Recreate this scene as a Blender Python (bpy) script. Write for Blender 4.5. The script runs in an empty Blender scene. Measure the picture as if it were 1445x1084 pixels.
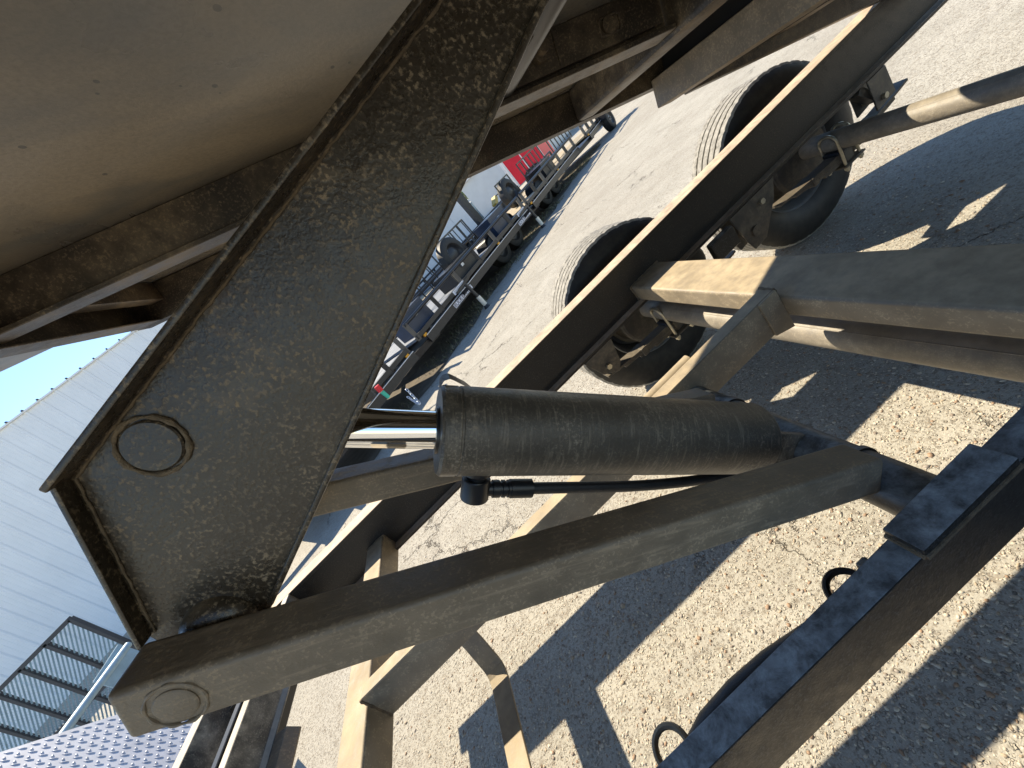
import bpy, bmesh, math, random
import numpy as np
from mathutils import Vector, Matrix
random.seed(7)
S = bpy.context.scene
COL = S.collection
H = 1.10                                   # eye height above the yard

# ------------------------------------------------------------------ camera
FPX = 543.0
_ey = np.array([574 - 722.5, 388 - 542, FPX]); _ey /= np.linalg.norm(_ey)
_n = np.array([1.006, 1.0]); _n /= np.linalg.norm(_n)
_d = abs(np.dot(_n, [148.5, 154]))
_vz = np.array([_n[0] * FPX * FPX / _d, _n[1] * FPX * FPX / _d, FPX])
_up = -_vz / np.linalg.norm(_vz); _up = _up - _ey * np.dot(_up, _ey); _up /= np.linalg.norm(_up)
_ex = np.cross(_ey, _up)
RW = np.stack([_ex, _ey, _up])
cam = bpy.data.cameras.new('camera'); co = bpy.data.objects.new('camera', cam); COL.objects.link(co)
cam.sensor_width = 36; cam.lens = 36 * FPX / 1445; cam.clip_start = 0.01; cam.clip_end = 600
M3 = Matrix(((RW[0][0], -RW[0][1], -RW[0][2]), (RW[1][0], -RW[1][1], -RW[1][2]), (RW[2][0], -RW[2][1], -RW[2][2])))
co.matrix_world = Matrix.Translation((0, 0, H)) @ M3.to_4x4()
S.camera = co

def at(px, py, Y):                          # a point of the yard seen at photo pixel px,py, Y metres ahead
    r = RW @ np.array([px - 722.5, py - 542, FPX]); r = r * Y / r[1]
    return Vector((r[0], r[1], r[2] + H))

# ------------------------------------------------------------------ light
SUN = Vector((-0.55, 0.84, 1.0)).normalized()
elev = math.asin(SUN.z); azi = math.atan2(SUN.x, SUN.y)
w = bpy.data.worlds.new('World'); S.world = w; w.use_nodes = True
nt = w.node_tree; nt.nodes.clear()
sky = nt.nodes.new('ShaderNodeTexSky'); sky.sky_type = 'NISHITA'; sky.sun_disc = False
sky.sun_elevation = elev; sky.sun_rotation = azi; sky.air_density = 1.0; sky.dust_density = 0.0; sky.ozone_density = 3.0
bg = nt.nodes.new('ShaderNodeBackground'); bg.inputs[1].default_value = 0.125
out = nt.nodes.new('ShaderNodeOutputWorld')
nt.links.new(sky.outputs[0], bg.inputs[0]); nt.links.new(bg.outputs[0], out.inputs[0])
sl = bpy.data.lights.new('sun', 'SUN'); sl.energy = 5.0; sl.angle = math.radians(0.5); sl.color = (1.0, 0.88, 0.68)
so = bpy.data.objects.new('sun', sl); COL.objects.link(so)
so.rotation_euler = SUN.to_track_quat('Z', 'Y').to_euler()
S.view_settings.view_transform = 'Standard'; S.view_settings.look = 'None'
S.view_settings.exposure = 0.92; S.view_settings.gamma = 1; S.view_settings.use_curve_mapping = False
S.cycles.max_bounces = 8; S.cycles.diffuse_bounces = 5

# ------------------------------------------------------------------ material helpers
def N(nt, t, **k):
    n = nt.nodes.new(t)
    for a, b in k.items():
        if a == 'inp':
            for i, v in b.items(): n.inputs[i].default_value = v
        else: setattr(n, a, b)
    return n
def L(nt, a, b): nt.links.new(a, b)
def newmat(name):
    m = bpy.data.materials.new(name); m.use_nodes = True
    nt = m.node_tree; b = nt.nodes['Principled BSDF']
    return m, nt, b
def math_(nt, op, a, b=None, clamp=False):
    n = N(nt, 'ShaderNodeMath', operation=op); n.use_clamp = clamp
    for i, v in ((0, a), (1, b)):
        if v is None: continue
        if isinstance(v, (int, float)): n.inputs[i].default_value = v
        else: L(nt, v, n.inputs[i])
    return n.outputs[0]
def maprange(nt, v, a, b, c=0., d=1.):
    n = N(nt, 'ShaderNodeMapRange'); L(nt, v, n.inputs[0])
    for i, x in zip((1, 2, 3, 4), (a, b, c, d)): n.inputs[i].default_value = x
    return n.outputs[0]
def mixc(nt, f, a, b):
    n = N(nt, 'ShaderNodeMix', data_type='RGBA')
    if isinstance(f, (int, float)): n.inputs[0].default_value = f
    else: L(nt, f, n.inputs[0])
    for i, v in ((6, a), (7, b)):
        if isinstance(v, tuple): n.inputs[i].default_value = (*v, 1) if len(v) == 3 else v
        else: L(nt, v, n.inputs[i])
    return n.outputs[2]
def noise(nt, vec, scale, detail=5, rough=.55, dist=0):
    n = N(nt, 'ShaderNodeTexNoise', inp={'Scale': scale, 'Detail': detail, 'Roughness': rough, 'Distortion': dist})
    L(nt, vec, n.inputs['Vector']); return n.outputs[0]
def stretch(nt, vec, sc, rot=(0, 0, 0)):
    n = N(nt, 'ShaderNodeMapping'); n.inputs['Scale'].default_value = sc; n.inputs['Rotation'].default_value = rot
    L(nt, vec, n.inputs[0]); return n.outputs[0]

def dusty(name, base, dust, cover=.5, top=.9, speck=.5, rough=.42, sc=1., streak=None, rust=0, squiggle=0, bump=.25, metal=0., flat=0., mottle=0.):
    """painted steel under road dust: coverage noise, fine specks, a film on upward faces, optional scratches and rust"""
    m, nt, b = newmat(name)
    tc = N(nt, 'ShaderNodeTexCoord').outputs['Object']
    big = noise(nt, tc, 6 * sc, 6, .6, .6)
    cov = maprange(nt, big, .62 - .3 * cover, .80 - .3 * cover)
    fine = noise(nt, tc, 260 * sc, 3, .6)
    fcov = math_(nt, 'MULTIPLY', maprange(nt, fine, .52, .66), speck)
    geo = N(nt, 'ShaderNodeNewGeometry'); sep = N(nt, 'ShaderNodeSeparateXYZ'); L(nt, geo.outputs['Normal'], sep.inputs[0])
    topf = math_(nt, 'MULTIPLY', maprange(nt, sep.outputs[2], .45, .95), top)
    med = noise(nt, tc, 40 * sc, 6, .65)
    if mottle: topf = math_(nt, 'MULTIPLY', topf, maprange(nt, noise(nt, tc, 26 * sc, 7, .75, .3), .38, .62, 1 - mottle, 1))
    f = math_(nt, 'MULTIPLY', cov, maprange(nt, med, .3, .75, .15, .8))
    f = math_(nt, 'ADD', f, math_(nt, 'MULTIPLY', fcov, maprange(nt, med, .4, .6, .25, 1)), True)
    f = math_(nt, 'MAXIMUM', f, math_(nt, 'MULTIPLY', topf, maprange(nt, med, .25, .6, .6, 1)))
    if flat: f = math_(nt, 'MAXIMUM', f, maprange(nt, med, .3, .7, flat * .75, flat))
    h = math_(nt, 'ADD', med, math_(nt, 'MULTIPLY', fine, .6))
    if squiggle:
        v = stretch(nt, tc, (1, 1, 1))
        w1 = noise(nt, v, 280 * sc, 2, .5, 2.0)
        line = maprange(nt, math_(nt, 'ABSOLUTE', math_(nt, 'SUBTRACT', w1, .5)), .004, .020, 1, 0)
        patch = maprange(nt, noise(nt, tc, 5 * sc, 5, .6), .42, .60)
        brk = maprange(nt, noise(nt, tc, 260 * sc, 2), .49, .53)
        sq = math_(nt, 'MULTIPLY', math_(nt, 'MULTIPLY', line, brk), math_(nt, 'MULTIPLY', maprange(nt, patch, 0, 1, .22, 1), squiggle))
        f = math_(nt, 'ADD', f, sq, True); h = math_(nt, 'ADD', h, math_(nt, 'MULTIPLY', sq, 1.2))
    if streak:
        v_ = tc if len(streak) < 4 else stretch(nt, tc, (1, 1, 1), (0, math.radians(streak[3]), 0))
        s = noise(nt, stretch(nt, v_, streak[:3]), 30, 5, .62, .35)
        f = math_(nt, 'ADD', f, math_(nt, 'MULTIPLY', maprange(nt, s, .53, .68), .36), True)
    dcol = mixc(nt, maprange(nt, noise(nt, tc, 14 * sc, 4), .35, .65), dust, tuple(x * .72 for x in dust))
    c = mixc(nt, f, base, dcol)
    if rust:
        rf = math_(nt, 'MULTIPLY', maprange(nt, noise(nt, tc, 11 * sc, 6, .7), .60, .70), rust)
        c = mixc(nt, rf, c, (.10, .045, .02))
    L(nt, c, b.inputs['Base Color'])
    L(nt, math_(nt, 'MAXIMUM', math_(nt, 'MULTIPLY', f, .85), maprange(nt, med, .3, .7, rough - .06, rough + .1)), b.inputs['Roughness'])
    b.inputs['Metallic'].default_value = metal
    bp = N(nt, 'ShaderNodeBump', inp={'Strength': bump, 'Distance': .002}); L(nt, h, bp.inputs['Height']); L(nt, bp.outputs[0], b.inputs['Normal'])
    return m

def plain(name, col, rough=.5, metal=0., var=.15, sc=8, bump=0.):
    m, nt, b = newmat(name)
    tc = N(nt, 'ShaderNodeTexCoord').outputs['Object']
    n = noise(nt, tc, sc, 6, .6)
    c = mixc(nt, maprange(nt, n, .3, .7), tuple(x * (1 - var) for x in col), tuple(min(1, x * (1 + var)) for x in col))
    L(nt, c, b.inputs['Base Color']); b.inputs['Roughness'].default_value = rough; b.inputs['Metallic'].default_value = metal
    if bump:
        bp = N(nt, 'ShaderNodeBump', inp={'Strength': bump, 'Distance': .004}); L(nt, noise(nt, tc, sc * 8, 4), bp.inputs['Height']); L(nt, bp.outputs[0], b.inputs['Normal'])
    return m

TAN = (.34, .265, .175); BLK = (.018, .017, .017)
M_plate = dusty('dusty black arm plate', (.018, .0135, .0095), (.36, .27, .165), .30, .5, .8, .27, 1, squiggle=.65, rust=.3, bump=.3, flat=.09)
M_arm = dusty('dusty arm tube', (.04, .034, .027), (.37, .285, .19), 1.4, .25, .9, .46, 1, streak=(.5, 5, 5, -35.8), bump=.5, flat=.66)
M_cyl = dusty('black cylinder paint', (.020, .018, .016), (.33, .28, .21), .45, .35, .5, .38, 1, squiggle=.6, bump=.35, flat=.24, streak=(7, .9, .9, -50.6))
M_rail = dusty('frame rail paint', (.013, .0105, .008), (.66, .52, .38), -.6, 1., .10, .45, 1, bump=.2)
M_sub = dusty('sky-tinted subframe paint', (.016, .014, .012), (.48, .53, .55), -.3, .9, .12, .36, 1.2, mottle=.75)  # dust film on the tops coloured blue-grey to stand in for reflected sky
M_cross = dusty('crossmember dust', (.07, .062, .052), (.52, .42, .28), 1.4, 1., .6, .5, 1, flat=.6)
M_axle = dusty('axle dust', (.16, .14, .115), (.40, .35, .27), 1.2, .8, .6, .5, 1.5, flat=.4)
M_bed = dusty('bed underside steel', (.028, .021, .015), (.26, .195, .12), .55, .6, .7, .42, 1, rust=.25)
M_bright = dusty('dusted front crossmember', (.05, .05, .05), (.66, .60, .50), .5, 1., .3, .45, 1, rust=.1)
M_spring = dusty('spring steel', (.05, .045, .04), (.24, .20, .14), .7, .7, .5, .45, 2, rust=.3)
M_zinc = plain('zinc bolts', (.55, .50, .38), .35, .8, .2, 60)
M_hose = plain('hose rubber', (.025, .025, .026), .5, 0, .3, 60, .2)
M_black = plain('black paint', (.018, .018, .020), .35, 0, .25, 20)
M_weld = plain('dirty weld bead', (.19, .14, .085), .75, 0, .35, 90, .8)
M_yard = None

m, nt, b = newmat('chrome rod'); b.inputs['Metallic'].default_value = 1; b.inputs['Roughness'].default_value = .035; b.inputs['Base Color'].default_value = (.82, .83, .84, 1); M_chrome = m

# tyre rubber
m, nt, b = newmat('tyre rubber'); tc = N(nt, 'ShaderNodeTexCoord').outputs['Object']
c = mixc(nt, maprange(nt, noise(nt, tc, 30, 6, .65), .35, .65), (.010, .010, .010), (.028, .025, .021))
L(nt, c, b.inputs['Base Color']); b.inputs['Roughness'].default_value = .6; M_tyre = m
m, nt, b = newmat('tyre tread rubber'); tc = N(nt, 'ShaderNodeTexCoord').outputs['Object']
c = mixc(nt, maprange(nt, noise(nt, tc, 60, 6, .65), .35, .65), (.19, .18, .16), (.38, .36, .32))
L(nt, c, b.inputs['Base Color']); b.inputs['Roughness'].default_value = .85; M_tread = m
M_rim = plain('grey steel rim', (.16, .17, .18), .35, .3, .2, 20)
M_silver = plain('silver steel rim', (.55, .56, .57), .4, .5, .12, 20)

# floor sheet underside: satin paint with wash marks and water spots
m, nt, b = newmat('bed floor underside'); tc = N(nt, 'ShaderNodeTexCoord').outputs['Object']
big = noise(nt, tc, 2.2, 6, .6, .8)
c = mixc(nt, maprange(nt, big, .40, .60), (.125, .120, .110), (.26, .215, .155))
fine = noise(nt, tc, 200, 4, .7)
c = mixc(nt, maprange(nt, fine, .4, .7, 0, .35), c, (.06, .052, .042))
vo = N(nt, 'ShaderNodeTexVoronoi', inp={'Scale': 42.}); L(nt, stretch(nt, tc, (1, .7, 1)), vo.inputs['Vector'])
rnd = N(nt, 'ShaderNodeSeparateColor'); L(nt, vo.outputs['Color'], rnd.inputs[0])
rad = maprange(nt, rnd.outputs[0], .45, 1., .02, .17)
spot = math_(nt, 'MULTIPLY', math_(nt, 'LESS_THAN', vo.outputs['Distance'], rad), math_(nt, 'GREATER_THAN', noise(nt, tc, 3.3, 2), .47))
c = mixc(nt, math_(nt, 'MULTIPLY', spot, .8), c, (.045, .043, .04))
wash = maprange(nt, noise(nt, stretch(nt, tc, (1, 1.8, 1), (0, 0, .5)), 4, 4, .5, .8), .50, .66, 0, .55)
c = mixc(nt, wash, c, (.095, .10, .098))
L(nt, c, b.inputs['Base Color'])
L(nt, maprange(nt, big, .3, .7, .20, .36), b.inputs['Roughness'])
bp = N(nt, 'ShaderNodeBump', inp={'Strength': .12, 'Distance': .003}); L(nt, fine, bp.inputs['Height']); L(nt, bp.outputs[0], b.inputs['Normal'])
M_floor = m

# washed concrete yard
m, nt, b = newmat('exposed aggregate concrete'); tc = N(nt, 'ShaderNodeTexCoord').outputs['Object']
wz = N(nt, 'ShaderNodeSeparateXYZ'); L(nt, tc, wz.inputs[0])
base = mixc(nt, maprange(nt, noise(nt, tc, 3.0, 8, .62), .35, .65), (.395, .375, .32), (.50, .475, .41))
base = mixc(nt, maprange(nt, noise(nt, tc, .55, 4, .6), .4, .65, 0, .5), base, (.33, .30, .25))
grit = noise(nt, tc, 240, 4, .7)
trk = noise(nt, stretch(nt, tc, (.35, 5., 1), (0, 0, math.radians(-40))), 3, 6, .65, .3)
base = mixc(nt, maprange(nt, trk, .52, .72, 0, .35), base, (.30, .285, .26))
spk = noise(nt, stretch(nt, tc, (1, 1, 1)), 42, 3, .6)
base = mixc(nt, maprange(nt, spk, .57, .66, 0, .6), base, (.19, .16, .125))
base = mixc(nt, maprange(nt, noise(nt, tc, 15, 4, .75), .56, .66, 0, .55), base, (.24, .205, .16))
base = mixc(nt, maprange(nt, noise(nt, tc, 100, 2, .6), .56, .64, 0, .5), base, (.15, .12, .09))
base = mixc(nt, maprange(nt, grit, .45, .7, 0, .55), base, (.30, .25, .19))
def stones(scale, thr, r0, r1):
    d = N(nt, 'ShaderNodeVectorMath', operation='ADD')
    nn = N(nt, 'ShaderNodeTexNoise', inp={'Scale': scale * 1.6, 'Detail': 2}); L(nt, tc, nn.inputs['Vector'])
    sc_ = N(nt, 'ShaderNodeVectorMath', operation='SCALE'); L(nt, nn.outputs['Color'], sc_.inputs[0]); sc_.inputs['Scale'].default_value = .5 / scale
    L(nt, tc, d.inputs[0]); L(nt, sc_.outputs[0], d.inputs[1])
    v = N(nt, 'ShaderNodeTexVoronoi', inp={'Scale': scale, 'Randomness': 1.}); L(nt, d.outputs[0], v.inputs['Vector'])
    s = N(nt, 'ShaderNodeSeparateColor'); L(nt, v.outputs['Color'], s.inputs[0])
    on = math_(nt, 'GREATER_THAN', s.outputs[0], thr)
    rr = maprange(nt, s.outputs[1], 0, 1, r0, r1)
    k = maprange(nt, math_(nt, 'SUBTRACT', rr, v.outputs['Distance']), 0, .08)
    ring = maprange(nt, math_(nt, 'ABSOLUTE', math_(nt, 'SUBTRACT', rr, v.outputs['Distance'])), 0, .07, 1, 0)
    return math_(nt, 'MULTIPLY', k, on), s.outputs[2], math_(nt, 'MULTIPLY', ring, on)
def stonecol(r):
    cr = N(nt, 'ShaderNodeValToRGB'); L(nt, r, cr.inputs[0]); cr.color_ramp.interpolation = 'CONSTANT'
    e = cr.color_ramp.elements; e[0].position = 0; e[0].color = (.52, .46, .37, 1); e[1].position = .35; e[1].color = (.40, .35, .28, 1)
    for p, cc in ((.55, (.33, .19, .11)), (.68, (.24, .20, .17)), (.80, (.46, .34, .22)), (.93, (.20, .17, .15))):
        x = e.new(p); x.color = (*cc, 1)
    return cr.outputs[0]
h = math_(nt, 'MULTIPLY', noise(nt, tc, 90, 5, .65), .5)
h = math_(nt, 'ADD', h, math_(nt, 'MULTIPLY', grit, .35))
for sc_, thr, r0, r1, hh, pit in ((75, .45, .14, .38, .8, .34), (150, .3, .2, .42, .6, .34)):
    k, r, ring = stones(sc_, thr, r0, r1)
    base = mixc(nt, math_(nt, 'MULTIPLY', ring, pit), base, (.16, .125, .09))
    base = mixc(nt, math_(nt, 'MULTIPLY', k, .62), base, stonecol(r))
    h = math_(nt, 'ADD', h, math_(nt, 'MULTIPLY', k, hh)); h = math_(nt, 'SUBTRACT', h, math_(nt, 'MULTIPLY', ring, .25))
# hairline cracks
dn = N(nt, 'ShaderNodeTexNoise', inp={'Scale': 5., 'Detail': 6., 'Roughness': .7}); L(nt, tc, dn.inputs['Vector'])
ds = N(nt, 'ShaderNodeVectorMath', operation='SCALE'); L(nt, dn.outputs['Color'], ds.inputs[0]); ds.inputs['Scale'].default_value = .3
da = N(nt, 'ShaderNodeVectorMath', operation='ADD'); L(nt, tc, da.inputs[0]); L(nt, ds.outputs[0], da.inputs[1])
cv = N(nt, 'ShaderNodeTexVoronoi', feature='DISTANCE_TO_EDGE', inp={'Scale': .75}); L(nt, da.outputs[0], cv.inputs['Vector'])
crack = math_(nt, 'MULTIPLY', maprange(nt, cv.outputs['Distance'], .001, .0035, 1, 0), maprange(nt, noise(nt, tc, 1.7, 2), .5, .56))
base = mixc(nt, math_(nt, 'MULTIPLY', crack, .8), base, (.09, .07, .05))
h = math_(nt, 'SUBTRACT', h, math_(nt, 'MULTIPLY', crack, 2.))
L(nt, base, b.inputs['Base Color']); b.inputs['Roughness'].default_value = .85; b.inputs['Specular IOR Level'].default_value = .3
bp = N(nt, 'ShaderNodeBump', inp={'Strength': 1., 'Distance': .004}); L(nt, h, bp.inputs['Height']); L(nt, bp.outputs[0], b.inputs['Normal'])
M_ground = m

# ------------------------------------------------------------------ mesh helpers (coordinates: z is given relative to the eye unless ground=True)
TI = math.radians(17.7)
def ident(p): return Vector((p[0], p[1], p[2] + H))
def bedmap(p):                              # (u along bed, y, w normal to bed)
    u, y, w_ = p
    return Vector((u * math.cos(TI) + w_ * math.sin(TI), y, w_ * math.cos(TI) - u * math.sin(TI) + H))
def finish(name, bm, mat, parent=None, smooth=40, props=None, recalc=True):
    if recalc: bmesh.ops.recalc_face_normals(bm, faces=bm.faces)
    me = bpy.data.meshes.new(name); bm.to_mesh(me); bm.free()
    mats = mat if isinstance(mat, (list, tuple)) else [mat]
    for x in mats: me.materials.append(x)
    if smooth:
        me.shade_smooth(); me.set_sharp_from_angle(angle=math.radians(smooth))
    o = bpy.data.objects.new(name, me); COL.objects.link(o)
    if smooth and len(me.polygons) < 4000:
        wm = o.modifiers.new('weighted', 'WEIGHTED_NORMAL'); wm.keep_sharp = True
    if parent is not None: o.parent = parent
    if props:
        for k, v in props.items(): o[k] = v
    return o
def merge(bm, src, f=None, mi=0):
    vm = {}
    for v in src.verts: vm[v] = bm.verts.new(f(v.co) if f else v.co)
    for fc in src.faces:
        n = bm.faces.new([vm[v] for v in fc.verts]); n.material_index = mi
    src.free()
def add_box(bm, a, b, f=ident, bev=.002, seg=1, mi=0):
    t = bmesh.new(); bmesh.ops.create_cube(t, size=1)
    c = [(x + y) / 2 for x, y in zip(a, b)]; s = [abs(y - x) for x, y in zip(a, b)]
    for v in t.verts: v.co = Vector([v.co[i] * s[i] + c[i] for i in range(3)])
    if bev:
        bmesh.ops.bevel(t, geom=t.edges[:], offset=min(bev, min(s) * .45), segments=seg, affect='EDGES', profile=.5)
    merge(bm, t, f, mi)
def add_prism(bm, pts, axis, a, b, f=ident, bev=.0015, seg=1, mi=0):
    """extrude a 2D outline: axis X -> pts are (y,z), axis Y -> (x,z), axis Z -> (x,y)"""
    t = bmesh.new()
    def P(p, q): return {'X': (q, p[0], p[1]), 'Y': (p[0], q, p[1]), 'Z': (p[0], p[1], q)}[axis]
    v0 = [t.verts.new(P(p, a)) for p in pts]; v1 = [t.verts.new(P(p, b)) for p in pts]
    n = len(pts); t.faces.new(v0); t.faces.new(v1[::-1])
    for i in range(n): t.faces.new((v0[i], v0[(i + 1) % n], v1[(i + 1) % n], v1[i]))
    bmesh.ops.recalc_face_normals(t, faces=t.faces)
    if bev: bmesh.ops.bevel(t, geom=t.edges[:], offset=bev, segments=seg, affect='EDGES', profile=.5)
    merge(bm, t, f, mi)
def frame_of(d):
    d = d.normalized(); u = d.orthogonal().normalized(); return u, d.cross(u)
def add_tube(bm, pts, r, n=12, f=ident, cap=True, mi=0, closed=False):
    pts = [f(p) for p in pts]; k = len(pts)
    rr = r if isinstance(r, (list, tuple)) else [r] * k
    rings = []; u = None
    for i, p in enumerate(pts):
        if closed: d = (pts[(i + 1) % k] - pts[i - 1]).normalized()
        else: d = (pts[min(i + 1, k - 1)] - pts[max(i - 1, 0)]).normalized()
        if u is None: u, _ = frame_of(d)
        u = (u - d * u.dot(d)).normalized(); v = d.cross(u)
        rings.append([bm.verts.new(p + (u * math.cos(t) + v * math.sin(t)) * rr[i]) for t in [2 * math.pi * j / n for j in range(n)]])
    for i in range(k if closed else k - 1):
        A, B = rings[i], rings[(i + 1) % k]
        for j in range(n): bm.faces.new((A[j], A[(j + 1) % n], B[(j + 1) % n], B[j])).material_index = mi
    if cap and not closed:
        bm.faces.new(rings[0][::-1]).material_index = mi; bm.faces.new(rings[-1]).material_index = mi
def add_lathe(bm, prof, p0, d, n=48, f=ident, mi=0):
    """revolve (distance along d, radius) about the axis through p0"""
    p0 = f(p0); d = Vector(d).normalized(); u, v = frame_of(d); rings = []
    for a, r in prof:
        rings.append([bm.verts.new(p0 + d * a + (u * math.cos(t) + v * math.sin(t)) * max(r, 1e-4)) for t in [2 * math.pi * j / n for j in range(n)]])
    for A, B in zip(rings, rings[1:]):
        for j in range(n): bm.faces.new((A[j], A[(j + 1) % n], B[(j + 1) % n], B[j])).material_index = mi
def empty(name, loc, label=None, cat=None, group=None):
    o = bpy.data.objects.new(name, None); COL.objects.link(o); o.location = loc; o.empty_display_size = .1
    if label: o['label'] = label
    if cat: o['category'] = cat
    if group: o['group'] = group
    return o
def under(child, parent):                   # parent while keeping the world place
    child.parent = parent; child.matrix_parent_inverse = Matrix.Translation(-Vector(parent.location)) if parent.parent is None else Matrix()
    return child
class Thing:
    """an Empty at the thing's base; parts are meshes in world coordinates hung under it"""
    def __init__(s, name, loc, label, cat, group=None): s.e = empty(name, loc, label, cat, group); s.loc = Vector(loc)
    def part(s, name, bm, mat, parent=None, label=None, **k):
        o = finish(name, bm, mat, **k)
        if parent is None: o.parent = s.e; o.matrix_parent_inverse = Matrix.Translation(-s.loc)
        else: o.parent = parent
        if label: o['label'] = label
        return o
def B(): return bmesh.new()

# ------------------------------------------------------------------ setting
bm = B()
rng = [-60, -20, -8, -3, 0, 3, 6, 12, 30, 70]
g = {}
for x in rng:
    for y in [-25, -8, -2, 0, 2, 5, 9, 18, 40, 90]:
        g[(x, y)] = bm.verts.new((x, y, 0))
ys = [-25, -8, -2, 0, 2, 5, 9, 18, 40, 90]
for i in range(len(rng) - 1):
    for j in range(len(ys) - 1):
        bm.faces.new((g[rng[i], ys[j]], g[rng[i + 1], ys[j]], g[rng[i + 1], ys[j + 1]], g[rng[i], ys[j + 1]]))
finish('ground', bm, M_ground, smooth=0, props={'kind': 'structure'})

# pebbles standing proud of the washed concrete near the camera
cols = [(.50, .43, .34), (.30, .20, .13), (.38, .30, .21), (.30, .26, .22), (.56, .50, .40), (.24, .19, .15)]
pm = [plain('pebble %s' % n, c, .65, 0, .2, 90) for n, c in zip(('cream', 'rust brown', 'tan', 'grey', 'pale', 'dark'), cols)]
ico = bmesh.new(); bmesh.ops.create_icosphere(ico, subdivisions=1, radius=1)
iv = np.array([v.co[:] for v in ico.verts]); iff = [[v.index for v in fc.verts] for fc in ico.faces]; ico.free()
keep = [fc for fc in iff if max(iv[k][2] for k in fc) > -.2]
used = sorted({k for fc in keep for k in fc}); remap = {k: i for i, k in enumerate(used)}
iv = iv[used]; keep = np.array([[remap[k] for k in fc] for fc in keep])
rs = np.random.RandomState(4)
NP = 42000
V = []; F = []; MI = []
for i in range(NP):
    y = .05 + rs.rand() ** 1.6 * 2.2; x = rs.uniform(-1.0 - .25 * y, .75 + .85 * y)
    if y > 2.9: continue
    s = min(rs.lognormal(math.log(.0029), .33), .0065)
    if i % 14 == 0: s = min(rs.lognormal(math.log(.0052), .25), .011)
    a = rs.uniform(0, 6.283); e = rs.uniform(.35, .9)
    sc_ = np.array([s, s * e, s * rs.uniform(.35, .65)])
    p = iv * sc_; ca, sa = math.cos(a), math.sin(a)
    q = np.stack([p[:, 0] * ca - p[:, 1] * sa + x, p[:, 0] * sa + p[:, 1] * ca + y, p[:, 2] - .0003], 1)
    F.append(keep + len(V) * len(iv)); V.append(q); MI += [rs.choice(6, p=([.42, .07, .10, .10, .27, .04] if i % 14 else [.12, .34, .26, .08, .10, .10]))] * len(keep)
V = np.concatenate(V); F = np.concatenate(F)
me = bpy.data.meshes.new('pebbles'); me.from_pydata(V.tolist(), [], F.tolist())
for x in pm: me.materials.append(x)
me.polygons.foreach_set('material_index', MI); me.shade_smooth(); me.update()
po = bpy.data.objects.new('pebbles', me); COL.objects.link(po)
po['kind'] = 'stuff'; po['label'] = 'small brown and cream river pebbles set in the washed concrete'; po['category'] = 'pebbles'

# ------------------------------------------------------------------ the dump trailer
T = Thing('dump_trailer', (0, .47, 0), 'black dump trailer with its bed tipped up on a scissor hoist', 'trailer')
YC = .47
def ibeam(y0, y1, z0, z1, tf=.012, tw=.010):
    c = (y0 + y1) / 2
    return [(y0, z0), (y1, z0), (y1, z0 + tf), (c + tw / 2, z0 + tf), (c + tw / 2, z1 - tf), (y1, z1 - tf), (y1, z1), (y0, z1), (y0, z1 - tf), (c - tw / 2, z1 - tf), (c - tw / 2, z0 + tf), (y0, z0 + tf)]
for y0, y1 in ((1.25, 1.322), (2 * YC - 1.322, 2 * YC - 1.25)):
    bm = B(); add_prism(bm, ibeam(y0, y1, -.6375, -.456), 'X', -1.20, 2.45)
    T.part('frame_rail', bm, M_rail)
# inner hoist channels
def channel(y0, y1, z0, z1, t=.006, open_to=1):
    if open_to > 0: return [(y0, z0), (y1, z0), (y1, z0 + t), (y0 + t, z0 + t), (y0 + t, z1 - t), (y1, z1 - t), (y1, z1), (y0, z1)]
    return [(y1, z0), (y0, z0), (y0, z0 + t), (y1 - t, z0 + t), (y1 - t, z1 - t), (y0, z1 - t), (y0, z1), (y1, z1)]
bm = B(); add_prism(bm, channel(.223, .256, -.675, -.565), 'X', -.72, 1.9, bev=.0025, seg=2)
nch = T.part('hoist_channel', bm, M_sub, label='steel channel nearest the camera, its dusty top tinted blue-grey for reflected sky')
bm = B(); add_prism(bm, channel(.686, .722, -.638, -.5447), 'X', -.732, .54, bev=.002)
fch = T.part('hoist_channel', bm, M_cross)
# stop plate and round bar lying on the far channel
bm = B(); add_tube(bm, [(.150, .742, -.570), (.325, .742, -.570)], .021, 20); T.part('guide_bar', bm, M_cross)
bm = B(); add_prism(bm, [(.49, -.638), (.539, -.655), (.539, -.5447), (.49, -.5447)], 'Y', .680, .686, bev=.001); T.part('gusset', bm, M_cross)
# crossmembers
def xmember(x0, x1, z0, z1, ya, yb, mat, bev=.006, name='crossmember'):
    bm = B(); add_box(bm, (x0, ya, z0), (x1, yb, z1), bev=bev, seg=3); return T.part(name, bm, mat)
xmember(.540, .676, -.626, -.565, 2 * YC - 1.28, 1.28, M_cross, .009)
xmember(-.815, -.733, -.644, -.565, 2 * YC - 1.28, 1.28, M_cross, .006)
# front cross channels of the tongue, white with dust on their upper lips
bm = B(); add_prism(bm, [(-1.104, -.456), (-1.073, -.456), (-1.073, -.535), (-1.060, -.545), (-1.062, -.551), (-1.08, -.54), (-1.08, -.463), (-1.104, -.463)], 'Y', .0, 1.25, bev=.0015); T.part('crossmember', bm, M_bright)
bm = B(); add_prism(bm, [(-1.395, -.456), (-1.345, -.456), (-1.345, -.575), (-1.352, -.575), (-1.352, -.463), (-1.395, -.463)], 'Y', .0, 1.25, bev=.0015); T.part('crossmember', bm, M_bright)
bm = B(); add_box(bm, (-1.18, -.32, -.62), (-1.155, 1.26, -.47)); T.part('crossmember', bm, M_black)
# tongue beams closing towards the hitch (left, outside the frame)
for s in (1, -1):
    bm = B(); add_tube(bm, [(-1.1, YC + s * .75, -.56), (-2.6, YC + s * .06, -.56)], .05, 4); T.part('tongue_beam', bm, M_rail)
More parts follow.
